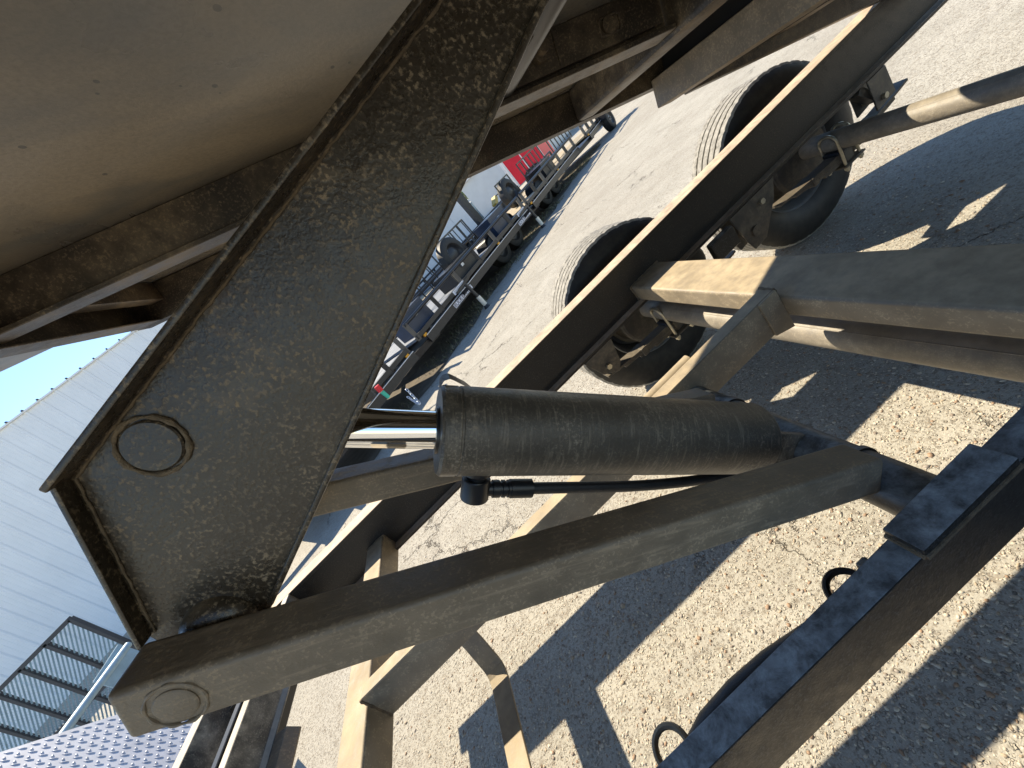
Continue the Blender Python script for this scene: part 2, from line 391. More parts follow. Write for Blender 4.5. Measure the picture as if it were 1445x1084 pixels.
# jagged bracket on the front crossmember
bm = B(); add_prism(bm, [(-1.075, -.545), (-1.03, -.552), (-1.015, -.585), (-1.04, -.60), (-1.09, -.60)], 'Y', .35, .83, bev=.002); T.part('bracket', bm, M_arm)
# weld beads where members meet
def bead(path, r, par=None, seed=1):
    rr_ = random.Random(seed); pp = []
    for p, q in zip(path, path[1:]):
        p, q = Vector(p), Vector(q); m_ = max(2, int((q - p).length / .006))
        for j in range(m_): pp.append(p.lerp(q, j / m_) + Vector([rr_.uniform(-.0008, .0008) for _ in range(3)]))
    pp.append(Vector(path[-1])); bm = B(); add_tube(bm, pp, [r * rr_.uniform(.7, 1.3) for _ in pp], 7); return T.part('weld_bead', bm, M_weld)
bead([(.540, 1.279, -.626), (.540, 1.279, -.565), (.676, 1.279, -.565)], .004, seed=2)
bead([(-.733, 1.279, -.644), (-.733, 1.279, -.565), (-.815, 1.279, -.565)], .004, seed=3)
bead([(.5395, .686, -.545), (.5395, .722, -.545)], .0035, seed=4); bead([(.5395, .686, -.545), (.5395, .686, -.62)], .0035, seed=5)
bead([(-.7325, .686, -.545), (-.7325, .686, -.636)], .0035, seed=6)
# flat strap bent down from the far channel and running across towards the camera
bm = B()
def strap(path, x0, x1, th=.006):
    lo = [(y, z) for y, z in path]; n = len(path); up = []
    for i in range(n):
        a = Vector(path[max(i - 1, 0)]); b_ = Vector(path[min(i + 1, n - 1)]); d = (b_ - a).normalized(); up.append((path[i][0] - d.y * th, path[i][1] + d.x * th))
    return lo + up[::-1]
pts = strap([(.716, -.640), (.708, -.655), (.700, -.672), (.672, -.720), (.664, -.730), (.652, -.737), (.636, -.740), (.0, -.740)], 0, 0)
add_prism(bm, pts, 'X', -.525, -.477, bev=.001)
T.part('hose_strap', bm, M_cross)

# pivot tube with the two lower arms
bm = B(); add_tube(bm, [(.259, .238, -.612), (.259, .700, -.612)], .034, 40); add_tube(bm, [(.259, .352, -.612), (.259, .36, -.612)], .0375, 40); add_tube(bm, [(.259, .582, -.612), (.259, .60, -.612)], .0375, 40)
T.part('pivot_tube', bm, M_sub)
# cap plate over the tube end on the near channel
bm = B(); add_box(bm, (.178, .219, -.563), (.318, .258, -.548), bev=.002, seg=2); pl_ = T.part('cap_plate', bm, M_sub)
bm = B(); add_tube(bm, [(.178, .2195, -.561), (.25, .2200, -.561), (.318, .2195, -.561)], .0035, 8); add_tube(bm, [(.178, .2195, -.561), (.178, .257, -.561)], .0035, 8); T.part('weld_bead', bm, M_weld, parent=pl_)
D = Vector((.811, 0, -.584)).normalized(); Nn = Vector((.584, 0, .811)).normalized()
def armpt(s, n): return (-.412 + D.x * s + Nn.x * n, -.061 + D.z * s + Nn.z * n)
LA = .828
for y0, y1 in ((.303, .355), (.585, .637)):
    bm = B()
    add_prism(bm, [armpt(0, 0), armpt(LA, 0), armpt(LA + .005, -.052), armpt(-.0, -.053), ], 'Y', y0, y1, bev=.006, seg=3)
    a = T.part('lower_arm', bm, M_arm)
    if y0 < .4:
        c = armpt(.043, -.029)
        bm = B(); add_lathe(bm, [(0, .0005), (0, .0155), (-.0015, .0165), (.0005, .0175)], (c[0], y0 - .0005, c[1]), (0, -1, 0), 40)
        # a weld ring round the pin, flush pin face inside it
        bm.free(); bm = B()
        ring = [(c[0] + .0225 * math.cos(t), y0, c[1] + .0225 * math.sin(t)) for t in np.linspace(0, 2 * math.pi, 40, endpoint=False)]
        add_tube(bm, ring, [.0016 + .0007 * math.sin(9 * t) for t in np.linspace(0, 2 * math.pi, 40, endpoint=False)], 8, closed=True); T.part('weld_ring', bm, M_arm, parent=a)
        bm = B(); add_lathe(bm, [(-.01, .017), (.001, .017), (.0022, .0155), (.0022, .0)], (c[0], y0, c[1]), (0, -1, 0), 40); T.part('pin', bm, M_arm, parent=a)
cpin = armpt(.043, -.029)
bm = B(); add_tube(bm, [(cpin[0], .304, cpin[1]), (cpin[0], .636, cpin[1])], .016, 24); T.part('arm_pin', bm, M_arm)

# upper arms: tapered plates with a lip turned towards the outside
PL = [(-.338, .084), (.46, .162), (.50, .155), (.50, .135), (.243, .071), (.129, .0315), (-.033, -.0235), (-.192, -.077), (-.340, -.133), (-.385, -.152), (-.438, -.110), (-.452, -.075)]
PL = [(-.3385, .084), (.44, .165), (.475, .150), (.47, .128), (.243, .0715), (-.340, -.133), (-.40, -.153), (-.448, -.115), (-.444, -.066)]
PL = [(x * k, z * k) for (x, z), k in zip(PL, (.945, .945, .945, .96, .968, .968, .965, .965, .957))]
def inset(pts, d):
    n = len(pts); outp = []
    A = sum(pts[i][0] * pts[(i + 1) % n][1] - pts[(i + 1) % n][0] * pts[i][1] for i in range(n)); sg = 1 if A > 0 else -1
    for i in range(n):
        p0, p1, p2 = Vector(pts[i - 1]), Vector(pts[i]), Vector(pts[(i + 1) % n])
        e1 = (p1 - p0).normalized(); e2 = (p2 - p1).normalized(); n1 = Vector((-e1.y, e1.x)) * sg; n2 = Vector((-e2.y, e2.x)) * sg
        m_ = (n1 + n2); m_ = m_ / max(m_.length_squared, 1e-6) * 2
        outp.append(tuple(p1 + m_ * d * (1 if m_.length < 2 else .7)))
    return outp
for yi, sgn in ((.372, -1), (2 * YC - .372, 1)):
    bm = B()
    add_prism(bm, PL, 'Y', yi, yi + .008 * -sgn, bev=.0012)
    a = T.part('upper_arm', bm, M_plate)
    # lips along the upper, end and lower edges
    def lip(i0, i1, wd, th, nm, mt=M_plate):
        p, q = Vector(PL[i0]), Vector(PL[i1]); d = (q - p).normalized(); nn = Vector((-d.y, d.x))
        c = sum((Vector(x) for x in PL), Vector((0, 0))) / len(PL)
        if nn.dot(c - p) < 0: nn = -nn
        bm = B(); add_prism(bm, [tuple(p), tuple(q), tuple(q + nn * th), tuple(p + nn * th)], 'Y', yi, yi + sgn * wd, bev=.0016, seg=2)
        T.part(nm, bm, mt, parent=a)
    lip(0, 1, .024, .006, 'arm_lip'); lip(0, 8, .016, .005, 'arm_lip'); lip(4, 5, .012, .006, 'arm_lip')
    # fillet welds inside the lips
    def weld(path, r, nm='weld_bead'):
        bm = B(); pp = []
        for k in range(len(path) - 1):
            p, q = Vector(path[k]), Vector(path[k + 1]); m_ = max(2, int((q - p).length / .006))
            for j in range(m_): pp.append(p.lerp(q, j / m_))
        pp.append(Vector(path[-1]))
        rr_ = random.Random(3)
        add_tube(bm, [(p.x + rr_.uniform(-.0006, .0006), yi + sgn * .001, p.y + rr_.uniform(-.0006, .0006)) for p in pp], [r * rr_.uniform(.75, 1.25) for _ in pp], 7); T.part(nm, bm, M_weld, parent=a)
    ins = inset(PL, .0085)
    weld([ins[1], ins[0]], .0011); weld([ins[0], ins[8]], .0011)
    if sgn < 0:
        c = (-.2575, .0475)
        # welded pin boss for the cylinder eye
        bm = B(); n_ = 48
        ang = np.linspace(0, 2 * math.pi, n_, endpoint=False)
        add_tube(bm, [(c[0] + .0265 * math.cos(t), yi - .001, c[1] + .0265 * math.sin(t)) for t in ang], [.0022 + .0006 * math.sin(5 * t) + .0005 * math.sin(13 * t) for t in ang], 9, closed=True); T.part('weld_ring', bm, M_weld, parent=a)
        bm = B(); add_lathe(bm, [(-.005, .0235), (.002, .0235), (.0035, .022), (.0035, 0)], (c[0], yi, c[1]), (0, -1, 0), 48); T.part('pin', bm, M_plate, parent=a)
        bm = B(); add_lathe(bm, [(-.002, .036), (.008, .034), (.014, .027), (.016, .018), (.017, 0)], (cpin[0] + .012, yi, cpin[1] - .0), (0, -1, 0), 40); T.part('pivot_boss', bm, M_plate, parent=a)
bm = B(); add_tube(bm, [(-.268, .374, .032), (-.268, 2 * YC - .374, .032)], .022, 24); T.part('rod_pin', bm, M_black)

# hydraulic cylinder
rodtop = Vector((-.268, YC, .032)); base_ = Vector((.259, YC, -.612)); cd = (base_ - rodtop).normalized(); Lc = (base_ - rodtop).length
sa = .245; sb = .757
def cp(s): return rodtop + cd * s
bm = B()
add_lathe(bm, [(sa - .0005, .021), (sa - .0005, .055), (sa + .003, .0585), (sa + .022, .0585), (sa + .023, .0572), (sa + .025, .0572), (sa + .026, .0585), (sb - .006, .0585), (sb - .001, .056), (sb, .052), (sb + .002, .0)], rodtop, cd, 72)
cyl = T.part('hydraulic_cylinder', bm, M_cyl)
bm = B(); add_lathe(bm, [(-.005, 0), (-.005, .0245), (sa + .02, .0245)], rodtop + cd * .02, cd, 48); T.part('piston_rod', bm, M_chrome, parent=cyl)
bm = B(); add_tube(bm, [tuple(rodtop + Vector((0, -.03, 0))), tuple(rodtop + Vector((0, .03, 0)))], .038, 32); T.part('rod_eye', bm, M_black, parent=cyl)
bm = B(); add_lathe(bm, [(0, .021), (0, .030), (.004, .031), (.004, .021)], cp(sa - .004), cd, 40); T.part('rod_seal', bm, M_black, parent=cyl)
# base mount: cone-like weld block and two lugs
bm = B(); u_ = Vector((cd.z, 0, -cd.x))
add_lathe(bm, [(sb - .004, .046), (sb + .02, .036), (sb + .06, .022)], rodtop, cd, 4); T.part('base_block', bm, M_cyl, parent=cyl)
bm = B(); a0 = cp(sb - .004); 
add_box(bm, (a0.x + .004, YC - .030, a0.z - .028), (a0.x + .030, YC - .018, a0.z - .004), bev=.001); T.part('stop_block', bm, M_cyl, parent=cyl)
for yy in (-.04, .04):
    bm = B(); add_prism(bm, [(.17, -.545), (.215, -.515), (.262, -.575), (.285, -.60), (.265, -.645), (.225, -.65)], 'Y', YC + yy - .006, YC + yy + .006); T.part('mount_lug', bm, M_cyl, parent=cyl)
# port elbow and hose, running down the underside
pe = Vector((-.146, YC, -.232))
n2 = Vector((-cd.z * -1, 0, -cd.x)); dn = Vector((cd.z, 0, -cd.x)); dn = dn if dn.z < 0 else -dn
q0 = cp(sa + .058) + dn * .056
bm = B(); add_lathe(bm, [(-.004, .022), (.004, .021), (.009, .014), (.013, .014)], q0, dn, 24); add_lathe(bm, [(.012, .0), (.012, .019), (.014, .020), (.042, .020), (.044, .019), (.044, 0)], q0, dn, 24)
fit = T.part('port_elbow', bm, M_black, parent=cyl)
q1 = q0 + dn * .030
prof = [(.014, .010), (.024, .010), (.024, .0125), (.034, .0125), (.034, .0105), (.038, .0105), (.038, .0125), (.042, .0125), (.042, .0105), (.046, .0105), (.046, .0125), (.050, .0125), (.050, .0135), (.082, .0135), (.082, .010)]
bm = B(); add_lathe(bm, prof, q1, cd, 6 * 4); T.part('hose_crimp', bm, M_black, parent=cyl)
path = [q1 + cd * s + dn * (-.000 - .030 * max(0, (s - .2) / .3) ** 2) for s in np.linspace(.075, .50, 18)]
bm = B(); add_tube(bm, [tuple(p) for p in path], .0085, 14); T.part('hydraulic_hose', bm, M_hose, parent=cyl)
# loop strap on top of the gland
up_ = -dn
bm = B(); pts = [cp(sa + .001 + a) + up_ * (.052 + r) + Vector((0, .030, 0)) for a, r in ((0, -.02), (0, .004), (.003, .010), (.010, .013), (.016, .011), (.034, .003), (.05, -.008))]
for k in range(2): pass
prev = None
for p in pts:
    row = [bm.verts.new(ident(p + Vector((0, dy, 0)))) for dy in (-.016, .016)]
    if prev: bm.faces.new((prev[0], prev[1], row[1], row[0]))
    prev = row
bmesh.ops.solidify(bm, geom=bm.faces[:], thickness=.003)
T.part('hose_guard', bm, M_black, parent=cyl)

# electrical conduit and cable loops under the near channel
pts = [(-.30, .255, -.66), (-.183, .268, -.64), (-.131, .277, -.63), (-.078, .280, -.63), (-.021, .277, -.63), (.032, .269, -.63), (.079, .262, -.63), (.13, .250, -.64), (.2, .245, -.65)]
bm = B(); add_tube(bm, pts, .0155, 18); T.part('brake_hose', bm, M_hose)
for cx, cy in ((.108, .262), (-.182, .272)):
    bm = B(); add_tube(bm, [(cx + .022 * math.cos(t), cy + .022 * math.sin(t), -.60 + .004 * math.sin(t)) for t in np.linspace(0, 6.283, 24, endpoint=False)], .0042, 8, closed=True); T.part('cable_loop', bm, M_hose if cx > 0 else M_cross)
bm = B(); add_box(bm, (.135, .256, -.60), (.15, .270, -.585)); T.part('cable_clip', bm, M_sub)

# axles, springs, wheels
AZ = -.735
def leafspring(xc, y, first):
    s = T.part('leaf_spring', (lambda b_: (add_box(b_, (xc - .02, y - .028, AZ - .092), (xc + .02, y + .028, AZ - .040)), b_)[1])(B()), M_spring)
    for k in range(4):
        hl = (.335, .26, .19, .12)[k]; bm = B()
        xs = np.linspace(-hl, hl, 13); z = [AZ - .045 - .0095 * k + .23 * (x * x) * (1) for x in xs]
        lo = [(xc + x, zz - .0042) for x, zz in zip(xs, z)]; hi = [(xc + x, zz + .0042) for x, zz in zip(xs, z)]
        add_prism(bm, lo + hi[::-1], 'Y', y - .024, y + .024, bev=0); T.part('spring_leaf', bm, M_spring, parent=s)
    for x in (-.165, .165):
        bm = B(); zz = AZ - .057 + .23 * x * x
        add_box(bm, (xc + x - .012, y - .028, zz - .016), (xc + x + .012, y + .028, zz + .018)); T.part('spring_clip', bm, M_spring, parent=s)
    for dx in (-.036, .036):
        bm = B(); p = [(xc + dx, y - .026 * 1, AZ - .105), (xc + dx, y - .026, AZ)]
        p = [(xc + dx, y - .033, AZ - .115), (xc + dx, y - .033, AZ + .01)] + [(xc + dx, y - .033 * math.cos(t), AZ + .01 + .030 * math.sin(t)) for t in np.linspace(.3, math.pi - .3, 7)] + [(xc + dx, y + .033, AZ + .01), (xc + dx, y + .033, AZ - .115)]
        add_tube(bm, p, .0055, 8); T.part('u_bolt', bm, M_zinc, parent=s)
        for yy in (-.033, .033):
            bm = B(); add_tube(bm, [(xc + dx, y + yy, AZ - .108), (xc + dx, y + yy, AZ - .095)], .010, 6); T.part('nut', bm, M_zinc, parent=s)
    bm = B(); add_box(bm, (xc - .05, y - .045, AZ - .096), (xc + .05, y + .045, AZ - .088)); T.part('tie_plate', bm, M_spring, parent=s)
    return s
def tyre_bm(rot=0):
    bm = B(); n = 200
    # (y offset, radius) from the inner bead over the tread to the outer bead
    prof = [(.030, .205), (.012, .225), (.0, .262), (.001, .300), (.008, .330), (.018, .348), (.024, .356)]
    tr = []
    for k in range(5):
        a = .030 + k * .033; tr += [(a, .3655), (a + .0235, .3665), (a + .0242, .354), (a + .0322, .354)]
    tr = tr[:-2]
    prof2 = prof + tr + [(.194, .356), (.200, .348), (.210, .330), (.217, .300), (.218, .262), (.206, .225), (.188, .205)]
    rings = []
    for i, (a, r) in enumerate(prof2):
        ring = []
        for j in range(n):
            t = 2 * math.pi * j / n; rr = r
            if r > .364 and (j % 5 == 0): rr -= .0032 if (i < 9 or i > len(prof2) - 10) else .001
            if abs(r - .356) < 1e-6 and j % 5 == 0: rr -= .003
            ring.append(bm.verts.new((rr * math.cos(t), a, rr * math.sin(t))))
        rings.append(ring)
    for k, (A, C) in enumerate(zip(rings, rings[1:])):
        rr = (prof2[k][1] + prof2[k + 1][1]) / 2
        for j in range(n):
            f_ = bm.faces.new((A[j], A[(j + 1) % n], C[(j + 1) % n], C[j])); f_.material_index = 1 if rr > .3595 else 0
    return bm
def rim_bm(inner=True):
    bm = B(); prof = [(.030, .207), (.026, .212), (.024, .206), (.034, .196), (.06, .190), (.085, .178), (.13, .178), (.135, .150), (.150, .120), (.150, .055), (.125, .050), (.125, .0)]
    n = 48; rings = [[bm.verts.new((max(r, .0005) * math.cos(2 * math.pi * j / n), a, max(r, .0005) * math.sin(2 * math.pi * j / n))) for j in range(n)] for a, r in prof]
    for A, C in zip(rings, rings[1:]):
        for j in range(n): bm.faces.new((A[j], A[(j + 1) % n], C[(j + 1) % n], C[j]))
    return bm
def drum_bm():
    bm = B(); n = 40; prof = [(-.03, .0), (-.03, .08), (-.028, .135), (-.015, .140), (-.012, .146), (.06, .146), (.075, .150), (.082, .162), (.088, .150), (.12, .150), (.12, 0)]
    rings = [[bm.verts.new((max(r, .0005) * math.cos(2 * math.pi * j / n), a, max(r, .0005) * math.sin(2 * math.pi * j / n))) for j in range(n)] for a, r in prof]
    for A, C in zip(rings, rings[1:]):
        for j in range(n): bm.faces.new((A[j], A[(j + 1) % n], C[(j + 1) % n], C[j]))
    return bm
def place(o, loc, rz=0):
    o.matrix_parent_inverse = Matrix.Translation(-T.loc); o.location = loc; o.rotation_euler = (0, 0, rz); o.scale = (.965, .965, .965)
AX = (.600, 1.505)
WX = (.606, 1.478)
WZ = -.746
t0 = T.part('wheel', drum_bm(), M_spring); place(t0, (WX[0], 1.43, WZ + H))
t1 = T.part('tyre', tyre_bm(), [M_tyre, M_tread], parent=t0, smooth=25)
t2 = T.part('rim', rim_bm(), M_rim, parent=t0)
for x, y, rz in ((WX[1], 1.43, 0), (WX[0], 2 * YC - 1.43, math.pi), (WX[1], 2 * YC - 1.43, math.pi)):
    c = t0.copy(); COL.objects.link(c); place(c, (x, y, WZ + H), rz)
    for ch in (t1, t2):
        k = ch.copy(); COL.objects.link(k); k.parent = c
        if ch is t1: k.rotation_euler = (0, .35 * x, 0)
for xc in AX:
    bm = B(); add_tube(bm, [(xc, 2 * YC - 1.49, AZ), (xc, 1.49, AZ)], .037, 40)
    a = T.part('axle', bm, M_axle)
    bm = B(); add_tube(bm, [(xc - .020, 2 * YC - 1.2, AZ + .0310), (xc - .020, 1.2, AZ + .0310)], .0012, 6); T.part('seam', bm, M_axle, parent=a)
    for y in (1.285, 2 * YC - 1.285):
        bm = B(); add_box(bm, (xc - .045, y - .03, AZ - .045), (xc + .045, y + .03, AZ - .028), bev=.003); T.part('spring_seat', bm, M_black, parent=a)
        leafspring(xc, y, True)
for y in (1.285, 2 * YC - 1.285):
    for xs, nm in (((.225, .34), 'spring_hanger'), ((1.015, 1.125), 'spring_hanger'), ((1.66, 1.75), 'spring_hanger')):
        for s in (-.034, .034):
            bm = B()
            if xs[0] < .5: P_ = [(xs[0], -.638), (xs[1] + .02, -.638), (xs[1] - .005, -.735), (xs[1] - .03, -.760), (xs[0] + .03, -.725)]
            elif xs[0] < 1.3: P_ = [(xs[0] - .05, -.638), (xs[1] + .06, -.638), (xs[1] + .03, -.70), (1.06, -.800), (1.0, -.805), (.985, -.76)]
            else: P_ = [(xs[0], -.638), (xs[1], -.638), (xs[1] + .01, -.745), (xs[0] + .005, -.755)]
            add_prism(bm, P_, 'Y', y + s - .003, y + s + .003, bev=.001); hg = T.part(nm, bm, M_spring)
            cx = (.288, 1.10, 1.705)[0 if xs[0] < .5 else 1 if xs[0] < 1.3 else 2]; cz = (-.712, -.675, -.725)[0 if xs[0] < .5 else 1 if xs[0] < 1.3 else 2]
            bm = B(); add_tube(bm, [(cx, y + s - .014, cz), (cx, y + s + .014, cz)], .011, 6); T.part('bolt', bm, M_zinc, parent=hg)
            if 1.3 > xs[0] > .5:
                bm = B(); add_tube(bm, [(1.03, y + s - .012, -.745), (1.03, y + s + .012, -.745)], .018, 20); T.part('pivot_nut', bm, M_spring, parent=hg)
    bm = B(); add_prism(bm, [(1.70, -.735), (1.72, -.715), (1.655, -.64), (1.63, -.66)], 'Y', y - .02, y + .02); T.part('shackle', bm, M_spring)
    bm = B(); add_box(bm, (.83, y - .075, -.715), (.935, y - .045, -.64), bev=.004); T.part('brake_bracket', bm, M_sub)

# ------------------------------------------------------------------ the tipped bed
BY0, BY1 = 2 * YC - 1.42, 1.42
bm = B(); add_box(bm, (-2.1, BY0, .250), (2.1, BY1, .256), f=bedmap, bev=.001); bed = T.part('bed_floor', bm, M_floor)
for y0, y1 in ((1.20, 1.255), (2 * YC - 1.255, 2 * YC - 1.20)):
    bm = B(); add_prism(bm, [(y0, .165), (y1, .165), (y1, .2495), (y0, .2495)], 'X', -.672, 1.05, f=bedmap, bev=.003); add_prism(bm, [(y0 - .0, .165), (y1, .165), (y1, .168), (y0, .168)], 'X', -.671, 1.049, f=bedmap, bev=0)
    T.part('bed_side_rail', bm, M_bed)
    bm = B(); add_prism(bm, [(y0, .115), (y1, .115), (y1, .2495), (y0, .2495)], 'X', 1.052, 2.1, f=bedmap, bev=.003); T.part('bed_side_rail', bm, M_bed)
for s, (y0, y1) in enumerate(((.742, .800), (2 * YC - .800, 2 * YC - .742))):
    c = (y0 + y1) / 2
    bm = B(); add_prism(bm, [(y0, .1745), (y1, .1745), (y1, .1825), (c + .004, .1825), (c + .004, .2495), (c - .004, .2495), (c - .004, .1825), (y0, .1825)], 'X', -2.05, .640, f=bedmap, bev=.0012)
    lb = T.part('bed_beam', bm, M_bed)
    yb = y0 if s == 0 else y1 - .008
    # hoist bracket with pivot shaft on the beam
    bm = B(); add_prism(bm, [(.29, .190), (.62, .190), (.62, .2494), (.27, .2494)], 'Y', yb + .004, yb + .010, f=bedmap, bev=.001)
    hb = T.part('hoist_bracket', bm, M_bed)
    if s == 0:
        bm = B()
        c_ = bedmap((.372, yb + .004, .222)); add_tube(bm, [(c_.x, yb + .004, c_.z - H), (c_.x, yb - .012, c_.z - H)], .017, 6); add_tube(bm, [(c_.x, yb - .010, c_.z - H), (c_.x, yb - .030, c_.z - H)], .010, 20); T.part('bolt', bm, M_bed, parent=hb)
        bm = B(); rc = [(.515 + a, .219 + b_) for a, b_ in ((-.020, -.012), (.016, -.012), (.021, -.006), (.021, .010), (.016, .014), (-.016, .014), (-.021, .009))]
        add_tube(bm, [(p[0], yb + .0035, p[1]) for p in rc], .0022, 6, f=bedmap, closed=True); add_tube(bm, [(.512, yb + .006, .219), (.512, yb - .002, .219)], .013, 20, f=bedmap); T.part('pocket_weld', bm, M_bed, parent=hb)
        bm = B(); add_prism(bm, [(.405, .190), (.408, .2494), (.411, .2494), (.409, .190)], 'Y', yb + .0015, yb + .004, f=bedmap, bev=0); T.part('plate_edge', bm, M_bed, parent=hb)
bm = B(); add_tube(bm, [(.295, .20, .205), (.295, .74, .205)], .022, 24, f=bedmap); T.part('upper_pivot_shaft', bm, M_black)
# bed crossmembers
def bedx(u0, u1, w0, w1, ya=2 * YC - 1.199, yb=1.199, mat=None, bev=.003, nm='bed_crossmember'):
    bm = B(); add_box(bm, (u0, ya, w0), (u1, yb, w1), f=bedmap, bev=bev, seg=2); return T.part(nm, bm, mat or M_bed)
# front channel: black web with a dusty lower lip
bm = B(); add_prism(bm, [(-.665, .165), (-.610, .165), (-.610, .169), (-.660, .169), (-.660, .2494), (-.665, .2494)], 'Y', 2 * YC - 1.199, 1.199, f=bedmap, bev=.001); T.part('bed_crossmember', bm, M_bed)
bm = B(); add_box(bm, (-.605, 2 * YC - 1.199, .205), (-.57, 1.199, .2494), f=bedmap); T.part('bed_crossmember', bm, M_bed)
bedx(.645, .705, .165, .2494, bev=.012)
bedx(.905, .955, .108, .183, ya=.0, yb=1.195, bev=.003, mat=M_arm)
bedx(.960, .985, .15, .2494, mat=M_black)
bedx(1.35, 1.41, .150, .2494)
# box sides and headboard
for y0, y1 in ((BY1 - .045, BY1), (BY0, BY0 + .045)):
    bm = B(); add_box(bm, (-2.1, y0, .258), (2.1, y1, .80), f=bedmap, bev=.006); T.part('bed_side', bm, M_bed)
bm = B(); add_box(bm, (-2.14, BY0, .25), (-2.102, BY1, .85), f=bedmap, bev=.006); T.part('headboard', bm, M_bed)
bm = B(); add_box(bm, (2.102, BY0, .22), (2.14, BY1, .80), f=bedmap, bev=.006); T.part('tailgate', bm, M_bed)

# ------------------------------------------------------------------ tool box with diamond plate lid on the tongue
M_diam = plain('diamond plate', (.50, .52, .58), .42, .25, .12, 14)
def diamond(A, C, E, rows, cols, thing):
    """plate through corner A with edges to C and E; raised pairs of bars and buttons"""
    A, C, E = Vector(A), Vector(C), Vector(E); u = C - A; v = E - A; nrm = u.cross(v).normalized()
    if nrm.dot(Vector((0, 0, H)) - A) < 0: nrm = -nrm
    uu = u.normalized(); vv = (v - uu * v.dot(uu)).normalized()
    bm = B(); q = [A, A + u, A + u + v, A + v]; lo = [p - nrm * .004 for p in q]
    a = [bm.verts.new(p) for p in q]; c = [bm.verts.new(p) for p in lo]
    bm.faces.new(a); bm.faces.new(c[::-1])
    for i in range(4): bm.faces.new((a[i], c[i], c[(i + 1) % 4], a[(i + 1) % 4]))
    pl = thing.part('diamond_plate', bm, M_diam, smooth=0)
    bm = B()
    def lug(c0, d, ln, wd, ht):
        e = nrm.cross(d).normalized(); n = 8; top = bm.verts.new(c0 + nrm * ht)
        ring = [bm.verts.new(c0 + d * (ln * math.cos(2 * math.pi * k / n)) + e * (wd * math.sin(2 * math.pi * k / n))) for k in range(n)]
        mid = [bm.verts.new(c0 + nrm * ht * .85 + d * (ln * .6 * math.cos(2 * math.pi * k / n)) + e * (wd * .6 * math.sin(2 * math.pi * k / n))) for k in range(n)]
        for k in range(n):
            bm.faces.new((ring[k], ring[(k + 1) % n], mid[(k + 1) % n], mid[k])); bm.faces.new((mid[k], mid[(k + 1) % n], top))
    for i in range(rows):
        for j in range(cols):
            p = A + u * ((j + .5 + .5 * (i % 2)) / cols) + v * ((i + .5) / rows)
            if (j + .5 + .5 * (i % 2)) / cols > .99: continue
            lug(p, (uu * .95 + vv * .25).normalized(), u.length / cols * .46, u.length / cols * .06, u.length / cols * .07)
            lug(p + vv * (v.length / rows * .45) - uu * .004, (vv + uu * .2).normalized(), u.length / cols * .15, u.length / cols * .11, u.length / cols * .07)
    o = thing.part('raised_lug', bm, M_diam, parent=pl, smooth=60); o['kind'] = 'stuff'
    return pl

# ------------------------------------------------------------------ things beyond
def rect_pts(p, q, t):                      # helper for a box beam between two points
    return p, q, t
def beam(bm, p, q, w_, h_, mi=0):
    p, q = Vector(p), Vector(q); d = (q - p).normalized(); s = d.cross(Vector((0, 0, 1)))
    s = s.normalized() if s.length > .01 else Vector((1, 0, 0)); u = s.cross(d)
    c = [(-1, -1), (1, -1), (1, 1), (-1, 1)]
    a = [bm.verts.new(p + s * x * w_ / 2 + u * y * h_ / 2) for x, y in c]; b_ = [bm.verts.new(q + s * x * w_ / 2 + u * y * h_ / 2) for x, y in c]
    bm.faces.new(a[::-1]).material_index = mi; bm.faces.new(b_).material_index = mi
    for i in range(4): bm.faces.new((a[i], a[(i + 1) % 4], b_[(i + 1) % 4], b_[i])).material_index = mi
def wtube(bm, pts, r, n=10, **k): add_tube(bm, pts, r, n, f=lambda p: Vector(p), **k)

M_galv = plain('galvanised chain', (.55, .60, .68), .35, .7, .15, 80)
M_white = plain('white decal', (.78, .76, .78), .5, 0, .05, 5)
M_ink = plain('decal ink', (.05, .04, .08), .5, 0, .05, 5)
M_amber = plain('amber lens', (.75, .33, .01), .3, 0, .1, 30)
M_red = plain('red plastic', (.70, .02, .03), .4, 0, .1, 30)
M_teal = plain('teal plastic', (.05, .50, .36), .4, 0, .1, 30)
M_cream = plain('cream jack leg', (.75, .70, .58), .5, 0, .1, 30)
M_greyst = dusty('grey stake steel', (.10, .09, .08), (.25, .22, .17), .6, .9, .3, .45, 1)
M_wood = plain('deck boards', (.42, .34, .22), .7, 0, .3, 12, .3)

def text_mesh(body, size, origin, dx, up, mat, name, ext=.002):
    cu = bpy.data.curves.new('lettering', 'FONT'); cu.body = body; cu.size = size; cu.extrude = ext; cu.align_x = 'CENTER'; cu.align_y = 'CENTER'
    o = bpy.data.objects.new('tmp', cu); COL.objects.link(o); bpy.context.view_layer.update()
    me = bpy.data.meshes.new_from_object(o.evaluated_get(bpy.context.evaluated_depsgraph_get()))
    bpy.data.objects.remove(o); me.name = name; me.materials.clear(); me.materials.append(mat)
    dx = Vector(dx).normalized(); up = Vector(up).normalized(); nz = dx.cross(up)
    Mx = Matrix((dx, up, nz)).transposed().to_4x4(); Mx.translation = Vector(origin)
    me.transform(Mx); o = bpy.data.objects.new(name, me); COL.objects.link(o); return o

